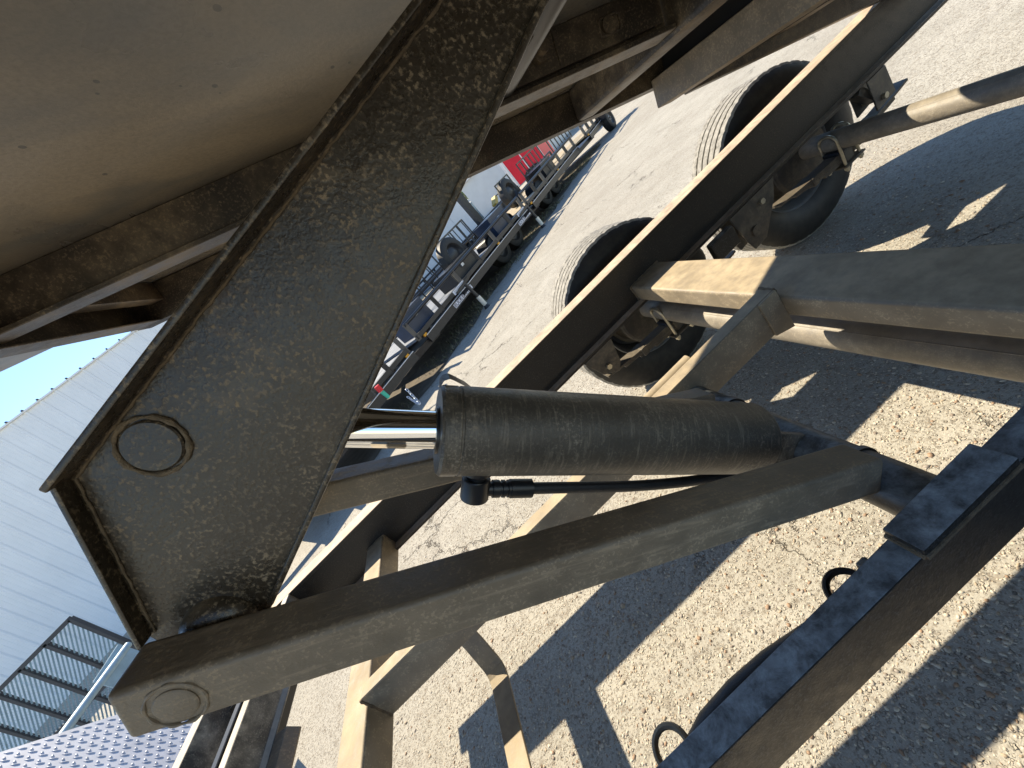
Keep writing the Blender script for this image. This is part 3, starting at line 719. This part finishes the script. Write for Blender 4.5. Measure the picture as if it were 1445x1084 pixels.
EH = Vector((.765, .644, 0)).normalized(); QH = Vector((-EH.y, EH.x, 0))
M_dim = plain('black wheel', (.03, .03, .032), .4, .2, .2, 20)
def util_trailer(label, P0, b0, Lb, stakes, hitch=-1.9, rails=(), mat=M_black, wheels=(1.85, 2.47), jack=True, letters=True, width=1.9, pipe=True, wd=.55, deck=None, ambers=()):
    """utility trailer running along EH; P0 is the jack foot on the ground, b0 where its body starts"""
    P0 = Vector(P0); t = Thing('utility_trailer', P0, label, 'trailer', 'utility trailers parked in the row')
    f = lambda s, d, z: P0 + EH * s + QH * d + Vector((0, 0, z))
    deck = deck or M_wood
    for d in (0.25, .25 + width):
        bm = B(); beam(bm, f(b0, d, .47), f(b0 + Lb, d, .47), .05, .06); t.part('side_beam', bm, mat)
        if pipe:
            bm = B(); wtube(bm, [f(b0, d, .69), f(b0 + Lb, d, .69)], .026, 12); t.part('top_rail', bm, mat)
        for k in range(stakes + 1):
            q = b0 + .02 + (Lb - .04) * k / stakes
            bm = B(); beam(bm, f(q, d, .42), f(q, d, .70 if pipe else .74), .06, .035); t.part('stake', bm, M_greyst if d < 1 and k % 2 == 0 else mat)
    bm = B(); beam(bm, f(b0 + .1, .21, .345), f(b0 + Lb, .21, .345), .03, .11); t.part('frame_rail', bm, mat)
    bm = B(); beam(bm, f(b0 + .1, .205, .405), f(b0 + Lb, .205, .405), .055, .008); t.part('frame_lip', bm, M_galv)
    for k in range(5):
        q = b0 + .3 + (Lb - .6) * k / 4; bm = B(); beam(bm, f(q, .25, .40), f(q, .25 + width, .40), .05, .06); t.part('crossmember', bm, mat)
    nb = 8
    for k in range(nb):
        d = .30 + (width - .1) * (k + .5) / nb; bm = B(); beam(bm, f(b0, d, .455), f(b0 + Lb, d, .455), (width - .1) / nb - .014, .035); t.part('deck_board', bm, deck)
    hp = f(hitch, .25 + width / 2 * .5, .28)
    for d in (.23, .15 + width):
        bm = B(); beam(bm, f(b0 + .3, d, .31), hp, .05, .09); t.part('tongue_beam', bm, mat)
    bm = B(); add_box(bm, (-.06, -.05, -.04), (.06, .05, .05), f=lambda p: hp - EH * .1 + Vector(p)); t.part('coupler', bm, M_galv)
    if jack:
        bm = B(); wtube(bm, [f(0, 0.02, .46), f(0, 0, .20)], .026, 12); jk = t.part('jack', bm, mat)
        bm = B(); wtube(bm, [f(0, 0, .21), f(0, 0, .05)], .034, 14); t.part('jack_leg', bm, M_cream, parent=jk)
        bm = B(); wtube(bm, [f(0, 0, .055), f(0, 0, .0)], [.030, .055], 14); t.part('jack_foot', bm, mat, parent=jk)
        bm = B(); beam(bm, f(0, 0, .40), f(.02, .2, .36), .04, .05); t.part('jack_bracket', bm, mat, parent=jk)
        bm = B(); beam(bm, f(-.06, .22, .43), f(.36, .22, .46), .03, .045); t.part('jack_handle', bm, mat, parent=jk)
    for q in wheels:
        for dd, sg in ((wd, 1), (.25 + width - .2, 1)):
            c = f(q, dd, .29); bm = B()
            add_lathe(bm, [(.03, .15), (0, .18), (0, .25), (.02, .285), (.06, .29), (.15, .29), (.19, .285), (.2, .25), (.2, .18), (.17, .15)], c, QH, 40, f=lambda p: Vector(p)); wl = t.part('wheel', bm, M_tyre)
            bm = B(); add_lathe(bm, [(.02, .155), (.04, .14), (.05, .10), (.04, .06), (.02, .04), (.015, .0)], c, QH, 30, f=lambda p: Vector(p)); t.part('rim', bm, M_dim, parent=wl)
            for k in range(5):
                a = 2 * math.pi * k / 5; p = c + QH * .04 + EH * .055 * math.cos(a) + Vector((0, 0, .055 * math.sin(a)))
                bm = B(); wtube(bm, [p, p - QH * .015], .010, 6); t.part('lug_nut', bm, M_galv, parent=wl)
    if wheels:
        bm = B(); x0, x1 = wheels[0] - .35, wheels[-1] + .35; prev = None
        for q, z in [(x0, .36), (x0 + .08, .56), (x0 + .2, .64), (x1 - .2, .64), (x1 - .08, .56), (x1, .36)]:
            row = [bm.verts.new(f(q, wd + y, z)) for y in (-.02, .24)]
            if prev: bm.faces.new((prev[0], prev[1], row[1], row[0]))
            prev = row
        bmesh.ops.solidify(bm, geom=bm.faces[:], thickness=.006); t.part('fender', bm, mat)
    for q in ambers:
        bm = B(); beam(bm, f(q - .03, .20, .42), f(q + .03, .20, .42), .02, .035); t.part('marker_light', bm, M_amber)
    if letters:
        bm = B(); beam(bm, f(-.29, .193, .345), f(.25, .193, .345), .003, .066); dp = t.part('decal', bm, M_white, smooth=0)
        x = text_mesh('BUCK DANDY', .082, f(-.02, .1910, .345), EH, (0, 0, 1), M_ink, 'lettering', .0008)
        x.parent = dp
        bm = B(); beam(bm, f(-.10, .223, .465), f(.23, .223, .465), .002, .065); wp = t.part('warning_decal', bm, M_white, smooth=0)
        for zz in (.45, .465, .48):
            bm = B(); beam(bm, f(-.07, .2205, zz), f(.19, .2205, zz), .001, .004); t.part('printed_line', bm, M_ink, parent=wp, smooth=0)
    for (s0_, s1_, dd, z0_, z1_, n) in rails:
        bm = B(); beam(bm, f(s0_, dd, z1_), f(s1_, dd, z1_), .03, .03); t.part('gate_rail', bm, mat)
        bm = B(); beam(bm, f(s0_, dd, z0_), f(s1_, dd, z0_), .03, .03); t.part('gate_rail', bm, mat)
        for k in range(n + 1):
            q = s0_ + (s1_ - s0_) * k / n; bm = B(); beam(bm, f(q, dd, z0_), f(q, dd, z1_), .024, .024); t.part('gate_bar', bm, mat)
    return t, f

J1 = (.51, 5.68, 0)
def jrow(s_, d=0.): return Vector(J1) + EH * s_ + QH * d
M_pale = plain('pale weathered deck', (.20, .22, .25), .6, 0, .15, 12, .3)
tB, fB = util_trailer('black utility trailer in the middle of the row, decal beside its cream jack leg', J1, -1.1, 3.9, 6, deck=M_pale, rails=((-.6, 2.08, 1.0, .60, 1.10, 11),), ambers=(-1.0, 1.43))
tC, fC = util_trailer('black utility trailer in front of the red cargo trailer, yellowish planks on its deck', jrow(2.53, .0), .42, 3.3, 6, hitch=-.9, wheels=(1.8, 2.4), rails=((1.1, 1.75, 1.0, .60, 1.10, 4), (2.5, 3.85, 1.1, .60, 1.10, 6)), ambers=(.5, 2.2))
tD, fD = util_trailer('farthest trailer of the row, its lone wheel showing under the tipped bed', jrow(5.75, -.25), .75, 2.0, 5, hitch=-.3, wheels=(2.3,), wd=.05, jack=False, letters=False, ambers=(.8,), rails=((.9, 2.4, 1.2, .6, 1.0, 6),))
tE, fE = util_trailer('black utility trailer in the second row, behind the one with pale decking', jrow(-.9, 2.6), 0, 3.6, 6, wheels=(1.4, 2.0), letters=False, jack=False, rails=((.2, 3.4, .5, .6, 1.05, 12),), ambers=(.4,))
tG, fG = util_trailer('black utility trailer in the second row, close in front of the red cargo trailer', jrow(3.1, 2.7), 0, 3.6, 6, wheels=(1.4, 2.0), letters=False, jack=False, deck=M_pale, rails=((.4, 1.6, .5, .6, 1.1, 5),), ambers=(.4,))
tA, fA = util_trailer('nearest trailer of the row, with grey stakes and no top rail', jrow(-3.6, .05), .0, 2.3, 6, hitch=-1.2, wheels=(), jack=False, letters=False, deck=M_pale, pipe=False, ambers=(2.2,))

def spare(label, base, lean=0.):
    t = Thing('spare_wheel', base, label, 'spare wheel'); c = Vector(base) + Vector((0, 0, .31))
    bm = B(); add_lathe(bm, [(.03, .16), (0, .19), (0, .27), (.03, .31), (.16, .31), (.19, .27), (.19, .19), (.16, .16)], c, QH, 36, f=lambda p: Vector(p)); w1 = t.part('tyre', bm, M_tyre)
    bm = B(); add_lathe(bm, [(.02, .165), (.05, .14), (.03, .09), (.02, .05), (.02, 0)], c, QH, 30, f=lambda p: Vector(p)); t.part('rim', bm, M_dim)
spare('spare wheel standing on the deck under the barred gate', jrow(1.15, .8) + Vector((0, 0, .475)))
spare('spare wheel standing on the yellowish planks', jrow(3.9, .9) + Vector((0, 0, .475)))
def chest(label, base, L_, D_, H_, mat):
    t = Thing('tool_chest', base, label, 'tool chest'); p = Vector(base)
    bm = B(); beam(bm, p + Vector((0, 0, H_ / 2)), p + EH * L_ + Vector((0, 0, H_ / 2)), D_, H_); t.part('body', bm, mat)
    bm = B(); beam(bm, p - EH * .01 + Vector((0, 0, H_ + .02)), p + EH * (L_ + .01) + Vector((0, 0, H_ + .02)), D_ + .03, .035); t.part('lid', bm, mat)
    bm = B(); beam(bm, p + EH * L_ * .45 - QH * (D_ / 2 + .012) + Vector((0, 0, H_ * .7)), p + EH * L_ * .55 - QH * (D_ / 2 + .012) + Vector((0, 0, H_ * .7)), .02, .05); t.part('latch', bm, M_galv)
M_navy = plain('navy paint', (.02, .035, .07), .35, 0, .2, 6)
chest('navy tool chest at the left end of the pale deck', jrow(-.95, .6) + Vector((0, 0, .475)), .5, .35, .28, M_navy)
chest('black tool chest in the middle of the pale deck', jrow(.3, .62) + Vector((0, 0, .475)), .7, .4, .22, M_black)
chest('navy tool chest at the right end of the pale deck', jrow(1.9, .62) + Vector((0, 0, .475)), .6, .4, .30, M_navy)
chest('black tool chest on the yellowish planks', jrow(4.6, .62) + Vector((0, 0, .475)), .6, .4, .25, M_black)

# ground cover strip under the row
M_grass = [plain('dry grass', (.16, .15, .08), .8, 0, .3, 5), plain('green weed', (.06, .075, .03), .8, 0, .3, 5), plain('straw', (.28, .24, .15), .8, 0, .3, 5)]
rs = np.random.RandomState(9); V = []; F = []; MI = []
for i in range(9000):
    s = rs.uniform(-2.2, 7.5); d = abs(rs.normal(0, .5)) + .12 + .10 * math.sin(3 * s)
    if math.sin(2.1 * s + 1.3) + math.sin(5.3 * s) < rs.uniform(-1.6, 1.6): continue
    p = Vector(J1) + EH * s + QH * d; hgt = rs.uniform(.01, .06); a = rs.uniform(0, 6.28); w_ = rs.uniform(.003, .008)
    k = len(V); V += [(p.x - w_ * math.cos(a), p.y - w_ * math.sin(a), -.002), (p.x + w_ * math.cos(a), p.y + w_ * math.sin(a), -.002), (p.x + rs.normal(0, .03), p.y + rs.normal(0, .03), hgt)]
    F.append((k, k + 1, k + 2)); MI.append(int(rs.choice(3, p=[.4, .3, .3])))
me = bpy.data.meshes.new('grass'); me.from_pydata(V, [], F)
for x in M_grass: me.materials.append(x)
me.polygons.foreach_set('material_index', MI); me.update()
o = bpy.data.objects.new('grass', me); COL.objects.link(o); o['kind'] = 'stuff'; o['label'] = 'dry grass and weeds growing under the parked row of trailers'; o['category'] = 'grass'
M_dirt = plain('dark soil', (.10, .08, .055), .95, 0, .4, 6, .6)
bm = B(); row = None
for k in range(60):
    s = -3 + 11 * k / 59; e = .10 * math.sin(1.7 * s) + .06 * math.sin(5.1 * s)
    r_ = [bm.verts.new(Vector(J1) + EH * s + QH * d + Vector((0, 0, .004))) for d in (.15 + e, 3.2 + e)]
    if row: bm.faces.new((row[0], r_[0], r_[1], row[1]))
    row = r_
finish('soil_strip', bm, M_dirt, smooth=0, props={'kind': 'structure'})

# safety chain, coupler details and breakaway cable at the nearest trailer
cz = at(556, 556, 4.2)
for (a_, b_, nm) in ((at(573, 549, 4.15), at(592, 569, 4.05), 'blue-white safety chain hanging from the coupler beside the chrome rod'), (at(575, 560, 4.15), at(591, 570, 4.05), 'lower grey safety chain hooked beneath the same coupler')):
    ch = Thing('safety_chain', a_, nm, 'chain', 'safety chains at the coupler')
    n = 7
    for k in range(n):
        c = a_.lerp(b_, (k + .5) / n) + Vector((0, 0, -.02 * math.sin(math.pi * (k + .5) / n))); d = (b_ - a_).normalized(); sd = d.orthogonal().normalized()
        if k % 2: sd = d.cross(sd)
        bm = B(); add_tube(bm, [c + d * .022 * math.cos(t) + sd * .012 * math.sin(t) for t in np.linspace(0, 6.283, 12, endpoint=False)], .0045, 6, f=lambda p: Vector(p), closed=True); ch.part('chain_link', bm, M_galv)

# coloured plugs on the wiring
pg = Thing('wiring_plug', at(540, 552, 4.2), 'red and teal wiring plug lying across the pale trailer deck', 'plug')
bm = B(); wtube(bm, [at(531, 545, 4.2), at(538, 552, 4.2)], .03, 10); pg.part('red_end', bm, M_red)
bm = B(); wtube(bm, [at(539, 553, 4.2), at(549, 561, 4.2)], [.024, .020], 10); pg.part('teal_end', bm, M_teal)

# metal building with ribbed wall
M_wall = plain('pale blue-white wall panel', (.88, .89, .90), .45, .0, .04, 1.5)
M_purl = plain('rafter ends', (.035, .04, .05), .6, 0, .2, 5)
eb = Vector((.872, .489, 0)).normalized(); qb = Vector((-eb.y, eb.x, 0))
W0 = Vector((-8.14, 9.74, 0)); topz = 3.4 + H
bld = Thing('metal_building', W0 + eb * 4, 'long pale blue-white metal building with vertical ribs under open sky', 'building')
s0, s1 = -9., 9.6
nrib = int((s1 - s0) / .3048)
bm = B()
def wv(s, d, z): return W0 + eb * s + qb * d + Vector((0, 0, z))
for k in range(nrib):
    s = s0 + k * .3048
    bm2 = B(); xs = [(0, 0), (.022, -.03), (.055, -.03), (.077, 0), (.150, 0), (.156, -.005), (.170, -.005), (.176, 0), (.228, 0), (.234, -.005), (.248, -.005), (.254, 0), (.3048, 0)]
    lo = [bm2.verts.new(wv(s + a, d, 0)) for a, d in xs]; hi = [bm2.verts.new(wv(s + a, d, topz)) for a, d in xs]
    for j in range(len(xs) - 1): bm2.faces.new((lo[j], lo[j + 1], hi[j + 1], hi[j]))
    bld.part('wall_panel', bm2, M_wall, smooth=0, recalc=False)
bm.free()
bm = B(); beam(bm, wv(s0, .06, topz + .01), wv(s1, .06, topz + .01), .25, .03); bld.part('eave_trim', bm, M_wall)
for k in range(0, nrib):
    s = s0 + k * .3048 + .04; bm = B(); beam(bm, wv(s, -.10, topz + .035), wv(s, .10, topz + .035), .035, .025); bld.part('roof_rib_end', bm, M_purl)
bm = B(); v_ = [bm.verts.new(p) for p in (wv(s0, -.05, topz + .03), wv(s1, -.05, topz + .03), wv(s1, 6, topz + .9), wv(s0, 6, topz + .9))]; bm.faces.new(v_); bld.part('roof', bm, M_wall, smooth=0)
bm = B(); v_ = [bm.verts.new(p) for p in (wv(s1, 0, 0), wv(s1, 6, 0), wv(s1, 6, topz + .8), wv(s1, 0, topz))]; bm.faces.new(v_); bld.part('end_wall', bm, M_wall, smooth=0)

# mesh ramp gate leaning on its trailer, at the left
GY = 3.0
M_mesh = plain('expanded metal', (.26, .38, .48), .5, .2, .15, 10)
gt = Thing('ramp_gate', at(99, 873, GY) + Vector((0, 0, -1.0)), 'tall ramp gate of blue expanded mesh standing before the metal building', 'ramp gate')
TLp = at(99, 873, GY); TL2 = at(179, 909, GY); ga = (at(0, 985, GY + .0) - TLp); gu = ga.normalized(); gu.z = 0; gu.normalize()
gd = Vector((-.02, 0, -1)).normalized()
def gp(a, d): return TLp + gu * a + gd * d
sp = .262; hh = 1.05
for k in range(8):
    bm = B(); beam(bm, gp(k * sp, 0), gp(k * sp, hh), .03, .03); gt.part('gate_bar', bm, M_purl)
for d in (0, hh * .5, hh):
    bm = B(); beam(bm, gp(0, d), gp(7 * sp, d), .03, .03); gt.part('gate_rail', bm, M_purl)
bm = B(); cw, chh = .040, .018
nx = int(7 * sp / cw); ny = int(hh / chh)
for i in range(nx):
    for j in range(ny):
        c = gp((i + .5 + .5 * (j % 2)) * cw, (j + .5) * chh)
        for sx in (-1, 1):
            p = c + gu * (sx * cw * .5); q = c + gd * (chh)
            for (a_, b_) in ((p, q),):
                dd = (b_ - a_).normalized(); sd = dd.cross(Vector((0, 1, 0))).normalized() * .0032
                z1 = Vector((0, .004 * sx, 0))
                bm.faces.new([bm.verts.new(x) for x in (a_ - sd + z1, a_ + sd - z1, b_ + sd - z1, b_ - sd + z1)])
mo = gt.part('mesh_panel', bm, M_mesh, smooth=0, recalc=False); mo['kind'] = 'stuff'
# round rail of that trailer crossing in front of the gate, on a holed bracket
bm = B(); wtube(bm, [at(181, 910, 2.75), at(70, 1062, 2.0)], .022, 14); gt.part('hand_rail', bm, M_mesh)
bm = B(); wtube(bm, [at(72, 1060, 2.0), at(50, 1084, 1.95)], .03, 14); gt.part('rail_sleeve', bm, M_purl)
bm = B(); beam(bm, at(183, 915, 2.78), at(150, 968, 2.5), .01, .16); gt.part('side_bracket', bm, M_mesh)

# toolbox of diamond plate
tb = Thing('tool_box', (-1.9, .9, 0), 'grey diamond plate cover with raised lugs, below the mesh ramp gate', 'tool box')
A_ = at(-20, 1068, 1.62); C_ = at(300, 965, 1.75); E_ = at(40, 1180, 1.30)
diamond(A_, C_, E_, 12, 19, tb)

# ---- far things in the gap
far = Thing('red_cargo_trailer', at(736, 261, 15), 'bright red cargo trailer with a rounded roof beyond the barred ramp gates', 'trailer')
M_redp = plain('red trailer skin', (.70, .012, .035), .4, 0, .08, 3)
M_wht = plain('white trailer skin', (.80, .80, .80), .4, 0, .05, 3)
p0 = at(719, 242, 16.5); p1 = at(756, 204, 15.5); p0.z = .55; p1.z = .55
dx = (p1 - p0); dx.z = 0; bk = Vector((-dx.y, dx.x, 0)).normalized() * 1.3
def boxat(bm, a, b_, back, z0, z1, mi=0, crown=0):
    q = [a, b_, b_ + back, a + back]; lo = [bm.verts.new((p.x, p.y, z0)) for p in q]; hi = [bm.verts.new((p.x, p.y, z1)) for p in q]
    bm.faces.new(lo[::-1]).material_index = mi; bm.faces.new(hi).material_index = mi
    for i in range(4): bm.faces.new((lo[i], lo[(i + 1) % 4], hi[(i + 1) % 4], hi[i])).material_index = mi
bm = B(); boxat(bm, p0, p1, bk, .45, 2.15); far.part('body', bm, M_redp, smooth=0)
bm = B(); boxat(bm, p0 - dx * .02, p1 + dx * .02, bk * 1.02, 2.155, 2.3); far.part('roof', bm, M_wht, smooth=0)
bm = B(); boxat(bm, p0 - dx * .13, p0 - dx * .003, bk, .45, 1.85); far.part('nose', bm, M_wht, smooth=0)
for fr in (.45, .62):
    c = p0 + dx * fr; c.z = .34; bm = B(); add_lathe(bm, [(0, 0), (0, .18), (-.02, .22), (0, .34), (.2, .34), (.2, 0)], c - bk.normalized() * .05, bk, 24, f=lambda p: Vector(p)); far.part('wheel', bm, M_tyre)
for fr in (-.05, .5, 1.0):
    bm = B(); q = p0 + dx * fr - bk.normalized() * .01; wtube(bm, [(q.x, q.y, .45), (q.x, q.y, 2.15)], .02, 6); far.part('trim_strip', bm, M_wht)

def shed(name, label, pl, pr, yl, yr, z1, depth, mat, roof, cat='building', ridge=1.0, rib=0):
    a = at(*pl, yl); b_ = at(*pr, yr); a.z = 0; b_.z = 0; d = b_ - a; bk = Vector((-d.y, d.x, 0)).normalized() * depth
    t = Thing(name, a, label, cat)
    n = max(1, int(d.length / rib)) if rib else 1
    for k in range(n):
        bm = B(); q = [a + d * (k / n) + (bk.normalized() * .02 * (k % 2)), a + d * ((k + 1) / n) + bk.normalized() * .02 * (k % 2)]
        boxat(bm, q[0], q[1], bk, 0, z1); t.part('wall_panel' if rib else 'wall', bm, mat, smooth=0)
    bm = B(); e = .25 * d.normalized(); f0 = bk.normalized() * -.3
    r = [a - e + f0 + Vector((0, 0, z1)), b_ + e + f0 + Vector((0, 0, z1)), b_ + e + bk * .5 + Vector((0, 0, z1 + ridge)), a - e + bk * .5 + Vector((0, 0, z1 + ridge)), b_ + e + bk - f0 + Vector((0, 0, z1)), a - e + bk - f0 + Vector((0, 0, z1))]
    v = [bm.verts.new(x) for x in r]; bm.faces.new((v[0], v[1], v[2], v[3])); bm.faces.new((v[3], v[2], v[4], v[5])); bm.faces.new((v[0], v[3], v[5])); bm.faces.new((v[1], v[4], v[2]))
    t.part('roof', bm, roof, smooth=0)
    return t, a, b_
M_sidg = plain('white siding', (.80, .79, .78), .6, 0, .04, 2)
M_steel = plain('grey steel roof', (.52, .55, .58), .4, .2, .05, 2)
M_blue = plain('pale blue wall', (.36, .50, .62), .5, 0, .06, 2)
M_olive = plain('olive wall', (.33, .32, .20), .6, 0, .06, 2)
shed('white_shed', 'white sided shed seen between the barred gate and the dark post', (560, 402), (662, 299), 12, 13.5, 2.5, 5, M_sidg, M_sidg, rib=.35, ridge=.6)
shed('blue_shed', 'pale blue steel shed with a grey pitched roof beside the green tree', (655, 306), (700, 261), 30, 34, 1.5, 7, M_blue, M_steel, ridge=.45)
shed('olive_shed', 'olive gable-ended shed behind the red cargo trailer', (690, 271), (726, 235), 40, 46, 2.6, 9, M_olive, M_steel, ridge=1.2)
shed('grey_shed', 'flat grey steel shed at the far right end of the row', (758, 202), (800, 160), 26, 36, 2.6, 6, M_steel, M_wht, ridge=.5)
# dark post
pp_ = at(666, 295, 11); bm = B(); boxat(bm, Vector((pp_.x - .07, pp_.y, 0)), Vector((pp_.x + .07, pp_.y + .04, 0)), Vector((-.06, .2, 0)), 0, 3.2)
ps = Thing('dark_post', (pp_.x, pp_.y, 0), 'thick dark steel post standing right of the white shed', 'post'); ps.part('shaft', bm, M_black, smooth=0)
bm = B(); boxat(bm, Vector((pp_.x - .2, pp_.y - .05, 0)), Vector((pp_.x + .2, pp_.y + .05, 0)), Vector((-.06, .3, 0)), 0, .04); ps.part('base_plate', bm, M_black, smooth=0)
# tree
M_leaf = [plain('leaf light', (.16, .22, .05), .7, 0, .3, 3), plain('leaf dark', (.06, .11, .03), .7, 0, .3, 3)]
tp = at(674, 287, 34); tp.z = 0
tr = Thing('green_tree', tp, 'light green tree showing above the pale blue shed roof', 'tree')
bm = B(); wtube(bm, [tp, tp + Vector((.1, 0, 1.5)), tp + Vector((0, .1, 3.2))], [.22, .17, .1], 10); tr.part('trunk', bm, plain('bark', (.14, .10, .07), .9))
rs = np.random.RandomState(5); V = []; F = []; MI = []
cl = [(rs.normal(0, 1.0), rs.normal(0, 1.0), 3.3 + rs.normal(0, .7)) for _ in range(26)]
for c in cl:
    for _ in range(120):
        p = np.array(c) + rs.normal(0, .38, 3); a = rs.normal(0, 1, 3); a /= np.linalg.norm(a); b2 = np.cross(a, rs.normal(0, 1, 3)); b2 /= np.linalg.norm(b2); s = rs.uniform(.06, .13); k = len(V)
        p = p + np.array([tp.x, tp.y, 0]); V += [tuple(p + a * s), tuple(p + b2 * s * .6), tuple(p - a * s), tuple(p - b2 * s * .6)]; F.append((k, k + 1, k + 2, k + 3)); MI.append(int(rs.rand() < .4))
me = bpy.data.meshes.new('crown'); me.from_pydata(V, [], F); [me.materials.append(x) for x in M_leaf]; me.polygons.foreach_set('material_index', MI); me.update()
o = bpy.data.objects.new('crown', me); COL.objects.link(o); o.parent = tr.e; o.matrix_parent_inverse = Matrix.Translation(-tr.loc)

# dark blue car behind the row
M_car = plain('dark blue car paint', (.010, .018, .045), .2, .3, .1, 2)
M_glass = plain('tinted glass', (.05, .09, .13), .08, 0, .1, 2)
cp0 = Vector(J1) + QH * 5.4 + EH * .2
car = Thing('blue_car', cp0, 'dark blue car parked behind the slatted trailer sides', 'car')
cf = lambda s, d, z: cp0 + EH * s + QH * d + Vector((0, 0, z))
sec = [(0, .35), (.05, .75), (.9, .92), (1.5, 1.38), (2.9, 1.42), (3.7, 1.0), (4.3, .92), (4.4, .4)]
bm = B(); rows = []
for s, z in sec: rows.append([bm.verts.new(cf(s, d, zz)) for d, zz in ((.0, .32), (-.02, min(z, .85)), (.14 if z > 1 else .04, z), (1.56 if z > 1 else 1.66, z), (1.72, min(z, .85)), (1.7, .32))])
for A, C in zip(rows, rows[1:]):
    for j in range(5): bm.faces.new((A[j], A[j + 1], C[j + 1], C[j]))
bm.faces.new(rows[0]); bm.faces.new(rows[-1][::-1]); car.part('body', bm, M_car, smooth=50)
bm = B(); v = [bm.verts.new(cf(s, -.03 + .12 * (z > 1), z)) for s, z in ((1.2, .95), (3.5, .98), (2.9, 1.34), (1.6, 1.32))]; bm.faces.new(v); bmesh.ops.solidify(bm, geom=bm.faces[:], thickness=.02); car.part('window', bm, M_glass, smooth=0)
for s in (.85, 3.5):
    bm = B(); add_lathe(bm, [(0, 0), (0, .2), (-.03, .24), (-.02, .33), (.2, .33), (.2, 0)], cf(s, .0, .33), QH, 30, f=lambda p: Vector(p)); car.part('wheel', bm, M_tyre)

# small red and yellow machines behind
M_yel = plain('yellow machine paint', (.50, .36, .08), .4, 0, .1, 8)
def machine(name, label, pos, mat, cat, k=1.):
    t = Thing(name, pos, label, cat); f = lambda x, y, z: Vector(pos) + EH * x * k + QH * y * k + Vector((0, 0, .3 + (z - .3) * k))
    bm = B(); beam(bm, f(0, 0, .75), f(.9, 0, .75), .5 * k, .35 * k); t.part('body', bm, mat)
    bm = B(); beam(bm, f(.2, 0, .95), f(.6, 0, 1.25), .3 * k, .2 * k); t.part('engine', bm, mat)
    bm = B(); wtube(bm, [f(.8, -.2, .9), f(1.15, -.2, 1.25), f(1.15, .2, 1.25), f(.8, .2, .9)], .02, 8); t.part('handle', bm, M_black)
    for x in (.15, .75):
        bm = B(); add_lathe(bm, [(0, 0), (0, .2), (.1, .2), (.1, 0)], f(x, -.36, .62), QH, 20, f=lambda p: Vector(p)); t.part('wheel', bm, M_tyre)
for i, (s, d) in enumerate(((3.2, 6.4), (4.6, 6.6), (6.0, 6.8))):
    p = fB(s - .6, d - 0.6, 0)
    machine('red_machine', ('red machine half hidden behind the left end of the barred gate', 'red machine in the middle of the three behind the gate bars', 'red machine nearest the white shed behind the gate bars')[i], p, M_red, 'machine')
machine('yellow_machine', 'yellow machine standing below the pale blue shed wall', at(703, 300, 13) * 1.0 - Vector((0, 0, at(703, 300, 13).z)), M_yel, 'machine', .6)
